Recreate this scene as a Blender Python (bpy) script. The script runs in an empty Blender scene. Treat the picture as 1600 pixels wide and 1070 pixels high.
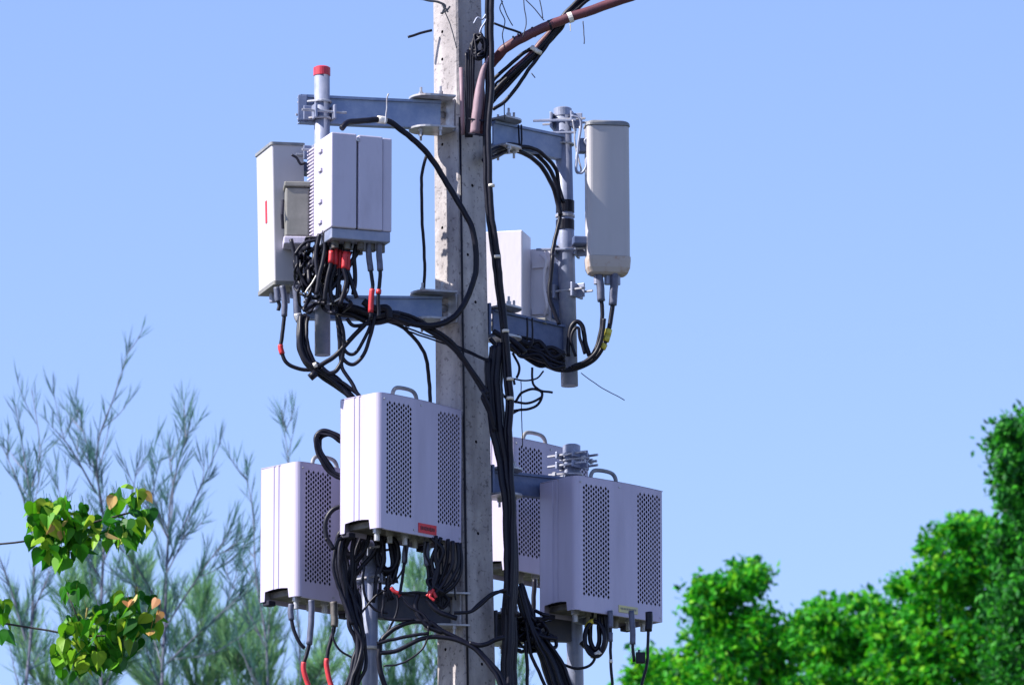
import bpy, bmesh, math, random
from mathutils import Vector, Matrix, noise
R = math.radians
random.seed(7)
scene = bpy.context.scene

# ------------------------------------------------------------------ camera
CAM = Vector((0.0, -25.0, 1.7)); PITCH = R(12.0); FPX = 12780.0
cam_d = bpy.data.cameras.new('camera'); cam = bpy.data.objects.new('camera', cam_d)
scene.collection.objects.link(cam)
cam.location = CAM; cam.rotation_euler = (R(90) + PITCH, 0, 0)
cam_d.sensor_width = 36; cam_d.lens = FPX / 1600 * 36
cam_d.clip_start = 0.5; cam_d.clip_end = 3000
cam_d.dof.use_dof = True; cam_d.dof.focus_distance = 25.5; cam_d.dof.aperture_fstop = 11
scene.camera = cam

# ------------------------------------------------------------------ sky, sun, exposure
SUN = Vector((-0.963, -0.275, 0.0)).normalized(); EL = R(42)
sdir = Vector((SUN.x * math.cos(EL), SUN.y * math.cos(EL), math.sin(EL)))
w = bpy.data.worlds.new('World'); scene.world = w; w.use_nodes = True
nt = w.node_tree; nt.nodes.clear()
sky = nt.nodes.new('ShaderNodeTexSky'); sky.sky_type = 'NISHITA'; sky.sun_disc = False
sky.sun_elevation = EL; sky.sun_rotation = math.atan2(SUN.x, SUN.y) % (2 * math.pi)
sky.altitude = 0; sky.air_density = 1.0; sky.dust_density = 0.2; sky.ozone_density = 4.0
bg = nt.nodes.new('ShaderNodeBackground'); bg.inputs[1].default_value = 0.100
wo = nt.nodes.new('ShaderNodeOutputWorld')
air = nt.nodes.new('ShaderNodeMix'); air.data_type = 'RGBA'; air.blend_type = 'MULTIPLY'; air.inputs[0].default_value = 1.0
air.inputs[7].default_value = (1.05, 0.95, 1.11, 1)        # the violet cast of the photographed sky
nt.links.new(sky.outputs[0], air.inputs[6]); nt.links.new(air.outputs[2], bg.inputs[0]); nt.links.new(bg.outputs[0], wo.inputs[0])
sl = bpy.data.lights.new('sun', 'SUN'); sl.energy = 5.0; sl.angle = R(0.5); sl.color = (1.0, 0.95, 0.88)
so = bpy.data.objects.new('sun', sl); scene.collection.objects.link(so)
so.rotation_euler = sdir.to_track_quat('Z', 'Y').to_euler(); so.location = (-8, -6, 20)
scene.view_settings.view_transform = 'Standard'; scene.view_settings.look = 'None'
scene.view_settings.gamma = 1.0; scene.view_settings.exposure = 1.0

# ------------------------------------------------------------------ picture point -> point on the plane y = Y
def P(px, py, Y=0.0):
    dx = (px - 800) / FPX; dy = -(py - 535) / FPX
    d = Vector((dx, math.cos(PITCH) - dy * math.sin(PITCH), math.sin(PITCH) + dy * math.cos(PITCH)))
    return CAM + d * ((Y - CAM.y) / d.y)
Z = dict(F=(0, 0, 1), A=(380, 80, 3.9625), B=(380, 330, 3.69), C=(640, 0, 3.9625), D=(720, 150, 4.281),
         E=(720, 360, 3.566), G=(400, 590, 3.963), H=(400, 810, 4.116), I=(740, 660, 4.8625), J=(740, 850, 4.8625))
def Q(f, x, y, Y):
    a, b, s = Z[f]; return P(a + x / s, b + y / s, Y)

# ------------------------------------------------------------------ materials
M = {}
def nd(t, kind, **kw):
    n = t.nodes.new(kind)
    for k, v in kw.items(): setattr(n, k, v)
    return n
def mat(name, col, rough=0.5, metal=0.0, col2=None, scale=8.0, detail=6.0, bump=0.0, bscale=60.0, lo=0.35, hi=0.65, stretch=None, coat=0.0):
    m = bpy.data.materials.new(name); m.use_nodes = True; t = m.node_tree
    b = t.nodes['Principled BSDF']; b.inputs['Roughness'].default_value = rough; b.inputs['Metallic'].default_value = metal
    b.inputs['Base Color'].default_value = (*col, 1)
    if coat: b.inputs['Coat Weight'].default_value = coat
    tc = nd(t, 'ShaderNodeTexCoord'); src = tc.outputs['Object']
    if stretch:
        mp = nd(t, 'ShaderNodeMapping'); mp.inputs['Scale'].default_value = stretch
        t.links.new(src, mp.inputs[0]); src = mp.outputs[0]
    if col2:
        n = nd(t, 'ShaderNodeTexNoise'); n.inputs['Scale'].default_value = scale; n.inputs['Detail'].default_value = detail
        n.inputs['Roughness'].default_value = 0.65
        t.links.new(src, n.inputs['Vector'])
        r = nd(t, 'ShaderNodeValToRGB'); r.color_ramp.elements[0].position = lo; r.color_ramp.elements[1].position = hi
        r.color_ramp.elements[0].color = (*col, 1); r.color_ramp.elements[1].color = (*col2, 1)
        t.links.new(n.outputs[0], r.inputs[0]); t.links.new(r.outputs[0], b.inputs['Base Color'])
        rr = nd(t, 'ShaderNodeMapRange'); rr.inputs[3].default_value = rough * 0.8; rr.inputs[4].default_value = min(1, rough * 1.2)
        t.links.new(n.outputs[0], rr.inputs[0]); t.links.new(rr.outputs[0], b.inputs['Roughness'])
    if bump:
        n2 = nd(t, 'ShaderNodeTexNoise'); n2.inputs['Scale'].default_value = bscale; n2.inputs['Detail'].default_value = 5
        t.links.new(src, n2.inputs['Vector'])
        bp = nd(t, 'ShaderNodeBump'); bp.inputs['Strength'].default_value = bump; bp.inputs['Distance'].default_value = 0.004
        t.links.new(n2.outputs[0], bp.inputs['Height']); t.links.new(bp.outputs[0], b.inputs['Normal'])
    M[name] = m; return m
mat('radio_white', (0.45, 0.41, 0.56), 0.42, 0, (0.345, 0.31, 0.43), 9, 8, 0.06, 90, lo=0.48, hi=0.85, stretch=(1, 1, 0.12))
mat('cabinet_white', (0.48, 0.45, 0.57), 0.45, 0, (0.40, 0.37, 0.47), 14, 8, 0.15, 70, lo=0.5, hi=0.8, stretch=(1, 1, 0.3))
mat('antenna_grey', (0.46, 0.445, 0.48), 0.5, 0, (0.40, 0.39, 0.42), 6, 5, 0.05, 60, stretch=(1, 1, 0.2))
mat('antenna_cap', (0.43, 0.38, 0.36), 0.6, 0, (0.32, 0.17, 0.09), 16, 8, 0.1, 60, lo=0.55, hi=0.72)
mat('rim_grey', (0.16, 0.17, 0.19), 0.5, 0, (0.24, 0.24, 0.25), 30)
mat('olive_metal', (0.25, 0.24, 0.22), 0.5, 0.2, (0.18, 0.175, 0.16), 20, 6)
mat('dark_inside', (0.012, 0.012, 0.028), 0.9)
mat('underside', (0.16, 0.15, 0.14), 0.6, 0.3, (0.07, 0.06, 0.06), 25, 6, 0.1, 80)
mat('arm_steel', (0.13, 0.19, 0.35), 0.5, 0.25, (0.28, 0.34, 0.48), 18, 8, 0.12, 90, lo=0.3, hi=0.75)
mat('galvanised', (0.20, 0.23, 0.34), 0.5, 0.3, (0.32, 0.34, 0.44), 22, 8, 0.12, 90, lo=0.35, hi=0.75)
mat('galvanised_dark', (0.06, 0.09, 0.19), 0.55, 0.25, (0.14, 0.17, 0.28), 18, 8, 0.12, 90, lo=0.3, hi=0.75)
mat('arm_shaded', (0.035, 0.042, 0.075), 0.6, 0.2, (0.09, 0.085, 0.10), 20, 8, 0.15, 90, lo=0.35, hi=0.8)  # darker arm steel: shade on the bottom arms put into the colour
mat('bright_zinc', (0.42, 0.43, 0.48), 0.45, 0.4, (0.22, 0.17, 0.15), 28, 8, 0.15, 90, lo=0.45, hi=0.8)
mat('black_jacket', (0.003, 0.003, 0.010), 0.45, 0, (0.007, 0.007, 0.018), 30, 5, 0.08, 90)
M['black_jacket'].node_tree.nodes['Principled BSDF'].inputs['Specular IOR Level'].default_value = 0.28
mat('sunlit_white', (0.66, 0.63, 0.70), 0.45, 0, (0.58, 0.55, 0.62), 14, 8, 0.15, 70, lo=0.5, hi=0.8, stretch=(1, 1, 0.3))  # lighter copy of cabinet_white, with sunlit brightness put into the colour
mat('thin_wire', (0.03, 0.035, 0.05), 0.5)
mat('grey_sleeve', (0.11, 0.12, 0.19), 0.5, 0, (0.06, 0.07, 0.11), 40, 5)
mat('red_tape', (0.62, 0.03, 0.04), 0.5, 0, (0.42, 0.02, 0.03), 60, 5)
mat('yellow_tape', (0.62, 0.55, 0.06), 0.5, 0, (0.40, 0.34, 0.05), 60, 5)
mat('white_tie', (0.75, 0.72, 0.68), 0.5, 0, (0.6, 0.56, 0.5), 60, 5)
mat('red_cap', (0.55, 0.03, 0.06), 0.45, 0, (0.40, 0.02, 0.04), 40, 5)
mat('red_label', (0.60, 0.015, 0.03), 0.45)
mat('dark_print', (0.10, 0.01, 0.02), 0.5)
mat('yellow_label', (0.62, 0.56, 0.22), 0.5, 0, (0.5, 0.46, 0.3), 50, 4)
mat('brown_pipe', (0.13, 0.035, 0.045), 0.5, 0, (0.075, 0.02, 0.035), 22, 7, 0.15, 80, lo=0.35, hi=0.7)
mat('faded_conduit', (0.30, 0.20, 0.24), 0.65, 0, (0.12, 0.07, 0.09), 18, 8, 0.2, 70, lo=0.4, hi=0.7, stretch=(1, 1, 0.25))
mat('bark', (0.05, 0.045, 0.045), 0.85, 0, (0.03, 0.025, 0.025), 18, 8, 0.4, 40)
mat('wispy_bark', (0.15, 0.165, 0.23), 0.85, 0, (0.11, 0.12, 0.17), 18, 8)
mat('ground_soil', (0.045, 0.065, 0.035), 0.95, 0, (0.08, 0.085, 0.06), 0.35, 8, 0.4, 2.0)
mat('road_asphalt', (0.055, 0.055, 0.057), 0.85, 0, (0.04, 0.04, 0.042), 3, 8, 0.3, 20)
mat('road_paint', (0.75, 0.75, 0.72), 0.6)
mat('kerb_concrete', (0.32, 0.31, 0.29), 0.85, 0, (0.24, 0.23, 0.21), 6, 8, 0.3, 20)

def concrete():
    m = bpy.data.materials.new('pole_concrete'); m.use_nodes = True; t = m.node_tree; b = t.nodes['Principled BSDF']
    b.inputs['Roughness'].default_value = 0.88
    tc = nd(t, 'ShaderNodeTexCoord')
    def noi(sc, det, st=None, rough=0.6):
        n = nd(t, 'ShaderNodeTexNoise'); n.inputs['Scale'].default_value = sc; n.inputs['Detail'].default_value = det; n.inputs['Roughness'].default_value = rough
        if st:
            mp = nd(t, 'ShaderNodeMapping'); mp.inputs['Scale'].default_value = st
            t.links.new(tc.outputs['Object'], mp.inputs[0]); t.links.new(mp.outputs[0], n.inputs['Vector'])
        else: t.links.new(tc.outputs['Object'], n.inputs['Vector'])
        return n
    def ramp(n, a, ca, c, cc):
        r = nd(t, 'ShaderNodeValToRGB'); e = r.color_ramp.elements
        e[0].position = a; e[0].color = (*ca, 1); e[1].position = c; e[1].color = (*cc, 1)
        t.links.new(n.outputs[0], r.inputs[0]); return r
    base = ramp(noi(7, 8), 0.3, (0.36, 0.335, 0.35), 0.7, (0.56, 0.52, 0.52))
    streak = ramp(noi(9, 6, (1, 1, 0.12)), 0.42, (0.50, 0.48, 0.48), 0.62, (1, 1, 1))
    pit = ramp(noi(70, 3), 0.33, (0.35, 0.34, 0.36), 0.42, (1, 1, 1))
    blotch = ramp(noi(3.3, 8, (1, 1, 0.6), 0.75), 0.36, (0.50, 0.48, 0.50), 0.50, (1, 1, 1))
    cur = base
    for r in (streak, pit, blotch):
        mx = nd(t, 'ShaderNodeMix', data_type='RGBA', blend_type='MULTIPLY'); mx.inputs[0].default_value = 0.75
        t.links.new(cur.outputs[0] if cur is base else cur.outputs[2], mx.inputs[6]); t.links.new(r.outputs[0], mx.inputs[7]); cur = mx
    t.links.new(cur.outputs[2], b.inputs['Base Color'])
    n = noi(55, 6); bp = nd(t, 'ShaderNodeBump'); bp.inputs['Strength'].default_value = 0.55; bp.inputs['Distance'].default_value = 0.006
    t.links.new(n.outputs[0], bp.inputs['Height']); t.links.new(bp.outputs[0], b.inputs['Normal'])
    M['concrete'] = m
concrete()

def leafmat(name, cols, trans=0.35, rough=0.45, spec=0.5):
    m = bpy.data.materials.new(name); m.use_nodes = True; t = m.node_tree
    b = t.nodes['Principled BSDF']; out = t.nodes['Material Output']
    b.inputs['Roughness'].default_value = rough; b.inputs['Specular IOR Level'].default_value = spec
    g = nd(t, 'ShaderNodeNewGeometry'); r = nd(t, 'ShaderNodeValToRGB'); e = r.color_ramp.elements
    e[0].position = 0; e[0].color = (*cols[0][1], 1); e[1].position = cols[-1][0]; e[1].color = (*cols[-1][1], 1)
    for p, c in cols[1:-1]:
        x = e.new(p); x.color = (*c, 1)
    t.links.new(g.outputs['Random Per Island'], r.inputs[0]); t.links.new(r.outputs[0], b.inputs['Base Color'])
    tr = nd(t, 'ShaderNodeBsdfTranslucent'); ms = nd(t, 'ShaderNodeMixShader'); ms.inputs[0].default_value = trans
    t.links.new(r.outputs[0], tr.inputs[0]); t.links.new(b.outputs[0], ms.inputs[1]); t.links.new(tr.outputs[0], ms.inputs[2])
    t.links.new(ms.outputs[0], out.inputs[0]); M[name] = m
leafmat('bush_leaf', [(0, (0.008, 0.09, 0.022)), (0.3, (0.018, 0.24, 0.012)), (0.75, (0.06, 0.42, 0.010)), (1.0, (0.22, 0.55, 0.02))], 0.42, 0.6, 0.25)
leafmat('dark_leaf', [(0, (0.006, 0.06, 0.016)), (0.5, (0.014, 0.16, 0.014)), (1.0, (0.05, 0.34, 0.015))], 0.35, 0.6, 0.25)
leafmat('heart_leaf', [(0, (0.012, 0.10, 0.006)), (0.45, (0.030, 0.20, 0.006)), (0.75, (0.12, 0.38, 0.010)), (1.0, (0.40, 0.52, 0.05))], 0.42, 0.5, 0.3)
leafmat('withered', [(0, (0.36, 0.11, 0.05)), (0.5, (0.45, 0.26, 0.07)), (1.0, (0.50, 0.42, 0.16))], 0.3, 0.6)
leafmat('wispy_leaf', [(0, (0.08, 0.14, 0.19)), (0.5, (0.06, 0.18, 0.13)), (1.0, (0.13, 0.23, 0.25))], 0.45, 0.7, 0.2)
leafmat('wispy_green', [(0, (0.08, 0.21, 0.14)), (0.5, (0.13, 0.30, 0.13)), (1.0, (0.24, 0.42, 0.18))], 0.5, 0.7, 0.2)

# ------------------------------------------------------------------ mesh builder
class MB:
    def __init__(s): s.v = []; s.f = []
    def add(s, vs, fs):
        o = len(s.v); s.v += [tuple(x) for x in vs]; s.f += [tuple(i + o for i in f) for f in fs]
    def box(s, c, size, mtx=None):
        c = Vector(c); hx, hy, hz = [q / 2 for q in size]
        vs = [Vector((x, y, z)) for x in (-hx, hx) for y in (-hy, hy) for z in (-hz, hz)]
        if mtx: vs = [mtx @ v for v in vs]
        s.add([v + c for v in vs], [(0, 1, 3, 2), (4, 6, 7, 5), (0, 4, 5, 1), (2, 3, 7, 6), (0, 2, 6, 4), (1, 5, 7, 3)]); return s
    def tube(s, pts, r, n=8, cap=True):
        pts = [Vector(p) for p in pts]; m = len(pts)
        rs = r if isinstance(r, (list, tuple)) else [r] * m
        t = [(pts[min(i + 1, m - 1)] - pts[max(i - 1, 0)]).normalized() for i in range(m)]
        a = Vector((0, 0, 1)) if abs(t[0].z) < 0.9 else Vector((1, 0, 0))
        u = (a - t[0] * a.dot(t[0])).normalized(); vs = []
        for i in range(m):
            u = u - t[i] * u.dot(t[i]); u = u.normalized() if u.length > 1e-6 else t[i].orthogonal().normalized()
            w_ = t[i].cross(u)
            for k in range(n):
                an = 2 * math.pi * k / n; vs.append(pts[i] + (u * math.cos(an) + w_ * math.sin(an)) * rs[i])
        fs = [(i * n + k, i * n + (k + 1) % n, (i + 1) * n + (k + 1) % n, (i + 1) * n + k) for i in range(m - 1) for k in range(n)]
        if cap: fs += [tuple(reversed(range(n))), tuple((m - 1) * n + k for k in range(n))]
        s.add(vs, fs); return s
    def prism(s, outline, z0, z1):          # outline: counter-clockwise (x, y)
        n = len(outline)
        s.add([(x, y, z0) for x, y in outline] + [(x, y, z1) for x, y in outline],
              [tuple(reversed(range(n))), tuple(range(n, 2 * n))] + [(k, (k + 1) % n, n + (k + 1) % n, n + k) for k in range(n)]); return s
    def tri(s, a, b, c): s.add([a, b, c], [(0, 1, 2)])

def mesh_obj(name, mb, m, parent=None, world=False, bevel=0.0, smooth=False, origin=None):
    me = bpy.data.meshes.new(name)
    off = Vector((0, 0, 0))
    if parent is not None and world: off = parent.location.copy()
    if origin is not None: off = Vector(origin)
    me.from_pydata([tuple(Vector(v) - off) for v in mb.v], [], mb.f); me.update()
    if smooth: me.polygons.foreach_set('use_smooth', [True] * len(me.polygons))
    me.materials.append(M[m]) if isinstance(m, str) else [me.materials.append(M[x]) for x in m]
    o = bpy.data.objects.new(name, me); scene.collection.objects.link(o)
    if parent is not None: o.parent = parent
    elif origin is not None: o.location = off
    if bevel:
        b = o.modifiers.new('bevel', 'BEVEL'); b.width = bevel; b.segments = 2; b.limit_method = 'ANGLE'; b.angle_limit = R(40)
    return o
def tag(o, label, cat, group=None, kind=None):
    if label: o['label'] = label
    if cat: o['category'] = cat
    if group: o['group'] = group
    if kind: o['kind'] = kind
    return o
def thing(name, label, cat, loc, rz=0.0, group=None):
    o = bpy.data.objects.new(name, None); o.empty_display_size = 0.05; scene.collection.objects.link(o)
    o.location = loc; o.rotation_euler = (0, 0, rz); return tag(o, label, cat, group)
def copy_thing(root, loc, rz, label):
    c = root.copy(); scene.collection.objects.link(c); c.location = loc; c.rotation_euler = (0, 0, rz); c['label'] = label
    for ch in list(root.children):
        d = ch.copy(); scene.collection.objects.link(d); d.parent = c
        for g in list(ch.children):
            e = g.copy(); scene.collection.objects.link(e); e.parent = d
    return c
def smooth_pts(pts, k=7):
    pts = [Vector(p) for p in pts]
    if len(pts) < 3: k = 4
    q = [pts[0] * 2 - pts[1]] + pts + [pts[-1] * 2 - pts[-2]]; out = []
    for i in range(1, len(q) - 2):
        a, b, c, d = q[i - 1:i + 3]
        for j in range(k):
            t = j / k
            out.append(0.5 * ((2 * b) + (c - a) * t + (2 * a - 5 * b + 4 * c - d) * t * t + (3 * b - a - 3 * c + d) * t ** 3))
    return out + [pts[-1]]
def kinked(pts):        # small irregular bends along a run
    out = []
    for i, p in enumerate(pts):
        q = p * 9.0; out.append(p + Vector((noise.noise(q), noise.noise(q + Vector((7, 3, 1))), noise.noise(q + Vector((2, 9, 5))) * 0.6)) * 0.0055
                                + Vector((noise.noise(q * 4), 0, noise.noise(q * 4 + Vector((5, 5, 5))))) * 0.0016)
    return out
def path(f, pts, Y):
    return kinked(smooth_pts([Q(f, p[0], p[1], p[2] if len(p) > 2 else Y) for p in pts]))
def fpath(*segs, Y):        # segments from several zoom frames
    return kinked(smooth_pts([Q(f, p[0], p[1], p[2] if len(p) > 2 else Y) for f, pts in segs for p in pts]))
def cut(pts, a, b):
    n = len(pts) - 1; i0 = int(a * n); i1 = max(i0 + 1, int(round(b * n))); return pts[i0:i1 + 1]

CABLES = 'black cables strung round the pole and its equipment'
def cable(label, pts, r, extras=(), name='cable', cat='cable', m='black_jacket', group=CABLES):
    """extras: (part name, from, to, radius, material) along the run"""
    if not extras:
        o = mesh_obj(name, MB().tube(pts, r), m, origin=pts[0], smooth=True)
        return tag(o, label, cat, group)
    t = thing(name, label, cat, pts[0], 0, group)
    mesh_obj('jacket', MB().tube(pts, r), m, t, True, smooth=True)
    for nm, a, b, rr, mm in extras:
        seg = cut(pts, a, b)
        mesh_obj(nm, MB().tube(seg, rr), mm, t, True, smooth=True)
    return t
def bundle(label, paths, ties=(), m='black_jacket', name='cable_bundle', group='cable bundles on the pole'):
    """paths: (points, radius[, material]); ties: (points, radius, name, material)"""
    t = thing(name, label, 'cable bundle', paths[0][0][0], 0, group)
    for pr in paths:
        mesh_obj('cable', MB().tube(pr[0], pr[1]), pr[2] if len(pr) > 2 else m, t, True, smooth=True)
    for pts, r, nm, mm in ties:
        mesh_obj(nm, MB().tube(pts, r), mm, t, True, smooth=True)
    return t
def shifted(pts, dx, dy, dz, wob=0.0, seed=0):
    out = []
    for i, p in enumerate(pts):
        n = Vector((noise.noise(Vector((i * 0.13, seed * 3.1, 0))), noise.noise(Vector((i * 0.13, 9, seed * 2.3))), noise.noise(Vector((5, i * 0.13, seed * 1.7)))))
        out.append(p + Vector((dx, dy, dz)) + n * wob)
    return out

# ------------------------------------------------------------------ the ground
g = MB(); g.add([(-900, -900, 0), (900, -900, 0), (900, 900, 0), (-900, 900, 0)], [(0, 1, 2, 3)])
tag(mesh_obj('ground', g, 'ground_soil'), None, None, kind='structure')
g = MB(); g.box((0, -8, 0.002), (400, 7, 0.004)); tag(mesh_obj('road', g, 'road_asphalt'), None, None, kind='structure')
g = MB(); g.box((0, -4.3, 0.075), (400, 0.2, 0.15)); tag(mesh_obj('kerb', g, 'kerb_concrete'), None, None, kind='structure')
g = MB()
for k in range(-30, 31): g.box((k * 6, -8, 0.006), (3, 0.12, 0.004))
tag(mesh_obj('road_marking', g, 'road_paint'), None, None, kind='structure')

# ------------------------------------------------------------------ the concrete pole
A0 = P(714.5, 0, 0.0); A1 = P(729, 1070, 0.0)
def pole_c(z):
    k = (z - A0.z) / (A1.z - A0.z); return A0 + (A1 - A0) * k
def pole_h(z):              # half side of the square section
    k = (z - A0.z) / (A1.z - A0.z); return (0.0560 + 0.0105 * k)
PR = R(44)
def pole_pt(u, v, z):       # u, v in units of the half side, in the pole's own axes
    c = pole_c(z); h = pole_h(z); x = u * h; y = v * h
    return Vector((c.x + x * math.cos(PR) - y * math.sin(PR), c.y + x * math.sin(PR) + y * math.cos(PR), z))
pole = thing('utility_pole', 'square weathered concrete pole carrying all the white radio boxes', 'utility pole', (pole_c(0).x, 0, 0))
mb = MB(); ztop = A0.z + 0.7; c = 0.10
prof = [(-1, -1 + c), (-1 + c, -1), (1 - c, -1), (1, -1 + c), (1, 1 - c), (1 - c, 1), (-1 + c, 1), (-1, 1 - c)]
zs = [0 + i * ztop / 40 for i in range(41)]
for z in zs: mb.v += [tuple(pole_pt(u, v, z)) for u, v in prof]
for i in range(40):
    for k in range(8): mb.f.append((i * 8 + k, i * 8 + (k + 1) % 8, i * 8 + 8 + (k + 1) % 8, i * 8 + 8 + k))
mb.f.append(tuple(reversed(range(8)))); mb.f.append(tuple(40 * 8 + k for k in range(8)))
shaft = mesh_obj('shaft', mb, ['concrete', 'dark_inside'], pole, True)
# bolt holes, really cut: (px, py, face)
hm = MB(); ML = Matrix.Rotation(PR, 3, 'Z')
nl = ML @ Vector((-1, 0, 0)); nr = ML @ Vector((0, -1, 0))
def pole_surf(px, py, face):
    n = nl if face == 'l' else nr
    p = P(px, py, 0)
    for _ in range(12):
        d = (p - pole_c(p.z)).dot(n) - pole_h(p.z)
        ray = (p - CAM).normalized(); p = p - ray * (d / ray.dot(n))
    return p
HOLES = [(691, 50, 'l'), (691, 93, 'l'), (691, 226, 'l'), (691, 356, 'l'), (689, 470, 'l'), (738, 290, 'r'), (731, 398, 'r'), (743, 472, 'r'), (744, 690, 'r'), (747, 833, 'r'), (753, 1037, 'r'), (696, 1014, 'l'), (692, 640, 'l')]
for px, py, fc in HOLES:
    p = pole_surf(px, py, fc); n = nl if fc == 'l' else nr
    hm.tube([p + n * 0.01, p - n * 0.035], 0.0052, 10)
hb = mesh_obj('hole_cutter', hm, 'dark_inside')
bo = shaft.modifiers.new('holes', 'BOOLEAN'); bo.operation = 'DIFFERENCE'; bo.solver = 'EXACT'; bo.object = hb
bpy.context.view_layer.update()
# the cutter is in world space, the shaft is parented: evaluate and bake
dg = bpy.context.evaluated_depsgraph_get(); nm = bpy.data.meshes.new_from_object(shaft.evaluated_get(dg))
shaft.modifiers.clear(); shaft.data = nm; bpy.data.objects.remove(hb)

def band(z0, z1, th, over=0.006):
    b = MB(); n = 4; o = 1 + over / pole_h(z0)
    for z in (z0, z1):
        for s_ in (o, o + th / pole_h(z0)):
            for u, v in ((-1, -1), (1, -1), (1, 1), (-1, 1)): b.v.append(tuple(pole_pt(u * s_, v * s_, z)))
    for k in range(4):
        j = (k + 1) % 4
        b.f += [(4 + k, 4 + j, 12 + j, 12 + k), (k, 8 + k, 8 + j, j), (k, j, 4 + j, 4 + k), (8 + k, 12 + k, 12 + j, 8 + j)]
    return b

# ------------------------------------------------------------------ steel arms
def arm(label, p0, p1, h, face='l', m='arm_steel', plates=True, straps=()):
    """p0 outer end, p1 at the pole: centre line; a channel beam with pole clamp plates"""
    t = thing('bracket_arm', label, 'bracket', p1, 0, 'steel bracket arms clamped to the pole')
    d = (p1 - p0); d.z = 0; L = d.length; d.normalize(); side = Vector((d.y, -d.x, 0))
    if side.y > 0: side = -side      # towards the camera
    mtx = Matrix((d, -side, Vector((0, 0, 1)))).transposed()
    mid = (p0 + p1) / 2; mid.z = (p0.z + p1.z) / 2
    dz = p1.z - p0.z
    sh = Matrix(((1, 0, 0), (0, 1, 0), (dz / max(L, .01), 0, 1)))
    mx = mtx @ sh
    b = MB(); b.box(mid, (L, 0.006, h), mx)
    for s_ in (-1, 1): b.box(mid + mx @ Vector((0, 0.016, s_ * (h / 2 - 0.003))), (L, 0.026, 0.006), mx)
    b.box(mid + mx @ Vector((0, -0.007, h / 2 - 0.004)), (L, 0.008, 0.008), mx)
    mesh_obj('beam', b, m, t, True)
    if plates:
        w0 = p1 - d * 0.015; lf = face == 'l'
        for nm, s_ in (('clamp_plate', 1), ('clamp_plate', -1)):
            q = MB(); out = []
            for k in range(11):
                a = math.pi * k / 10; out.append((0.050 * math.cos(a + math.pi / 2) - 0.035, 0.062 * math.sin(a + math.pi / 2)))
            out += [(0.048 if lf else 0.02, -0.062), (0.048 if lf else 0.02, 0.062)]
            q.prism(out, s_ * (h / 2 + 0.006) - 0.003, s_ * (h / 2 + 0.006) + 0.003)
            q.v = [tuple(w0 + mtx @ Vector(v)) for v in q.v]
            mesh_obj(nm, q, 'bright_zinc', t, True)
            for bx, by in ((-0.055, -0.025), (-0.040, 0.03), (0.0, -0.055)):
                c0 = w0 + mtx @ Vector((bx, by, s_ * (h / 2 + 0.009)))
                q = MB(); q.tube([c0, c0 + Vector((0, 0, s_ * 0.010)), c0 + Vector((0, 0, s_ * 0.0102)), c0 + Vector((0, 0, s_ * 0.026))], [0.0075, 0.0075, 0.004, 0.004], 6)
                mesh_obj('bolt', q, 'bright_zinc', t, True)
        if lf:
            fm = Matrix.Rotation(PR, 3, 'Z'); e = fm @ Vector((-1, -1, 0)); cc = pole_c(p1.z); hh = pole_h(p1.z)
            q = MB(); q.box(cc + fm @ Vector((-hh - 0.005, -hh + 0.030, 0)), (0.008, 0.036, h + 0.016), fm)
            mesh_obj('end_plate', q, 'bright_zinc', t, True, bevel=0.0015)
            q = MB(); c0 = cc + fm @ Vector((-hh - 0.004, 0.010, 0.008)); q.tube([c0, c0 + fm @ Vector((-0.03, 0, 0))], 0.013, 10)
            mesh_obj('bolt', q, 'bright_zinc', t, True)
        else:
            fm = Matrix.Rotation(PR, 3, 'Z'); cc = pole_c(p1.z); hh = pole_h(p1.z)
            q = MB(); q.box(cc + fm @ Vector((hh + 0.006, 0.0, 0)), (0.008, 2 * hh, h + 0.02), fm); mesh_obj('end_plate', q, m, t, True, bevel=0.0015)
    return t
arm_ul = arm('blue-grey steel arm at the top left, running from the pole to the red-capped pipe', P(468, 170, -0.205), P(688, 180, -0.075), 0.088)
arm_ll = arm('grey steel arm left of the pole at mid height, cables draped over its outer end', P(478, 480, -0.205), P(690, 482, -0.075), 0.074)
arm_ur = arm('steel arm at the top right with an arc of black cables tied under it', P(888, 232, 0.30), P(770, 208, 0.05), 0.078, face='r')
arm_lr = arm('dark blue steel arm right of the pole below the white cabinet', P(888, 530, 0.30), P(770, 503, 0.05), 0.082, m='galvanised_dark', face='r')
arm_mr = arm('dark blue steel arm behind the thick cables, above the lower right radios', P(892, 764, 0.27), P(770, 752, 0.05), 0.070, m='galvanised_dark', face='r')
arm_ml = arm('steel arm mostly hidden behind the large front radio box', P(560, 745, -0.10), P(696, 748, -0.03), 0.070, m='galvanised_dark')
arm_bl = arm('dark steel arm at the bottom left, below the front radio box', P(565, 940, -0.10), P(712, 956, -0.04), 0.088, m='arm_shaded')
arm_br = arm('dark steel arm at the bottom right, buried in tangled cables', P(905, 984, 0.27), P(772, 980, 0.05), 0.074, m='arm_shaded', face='r')

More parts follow.
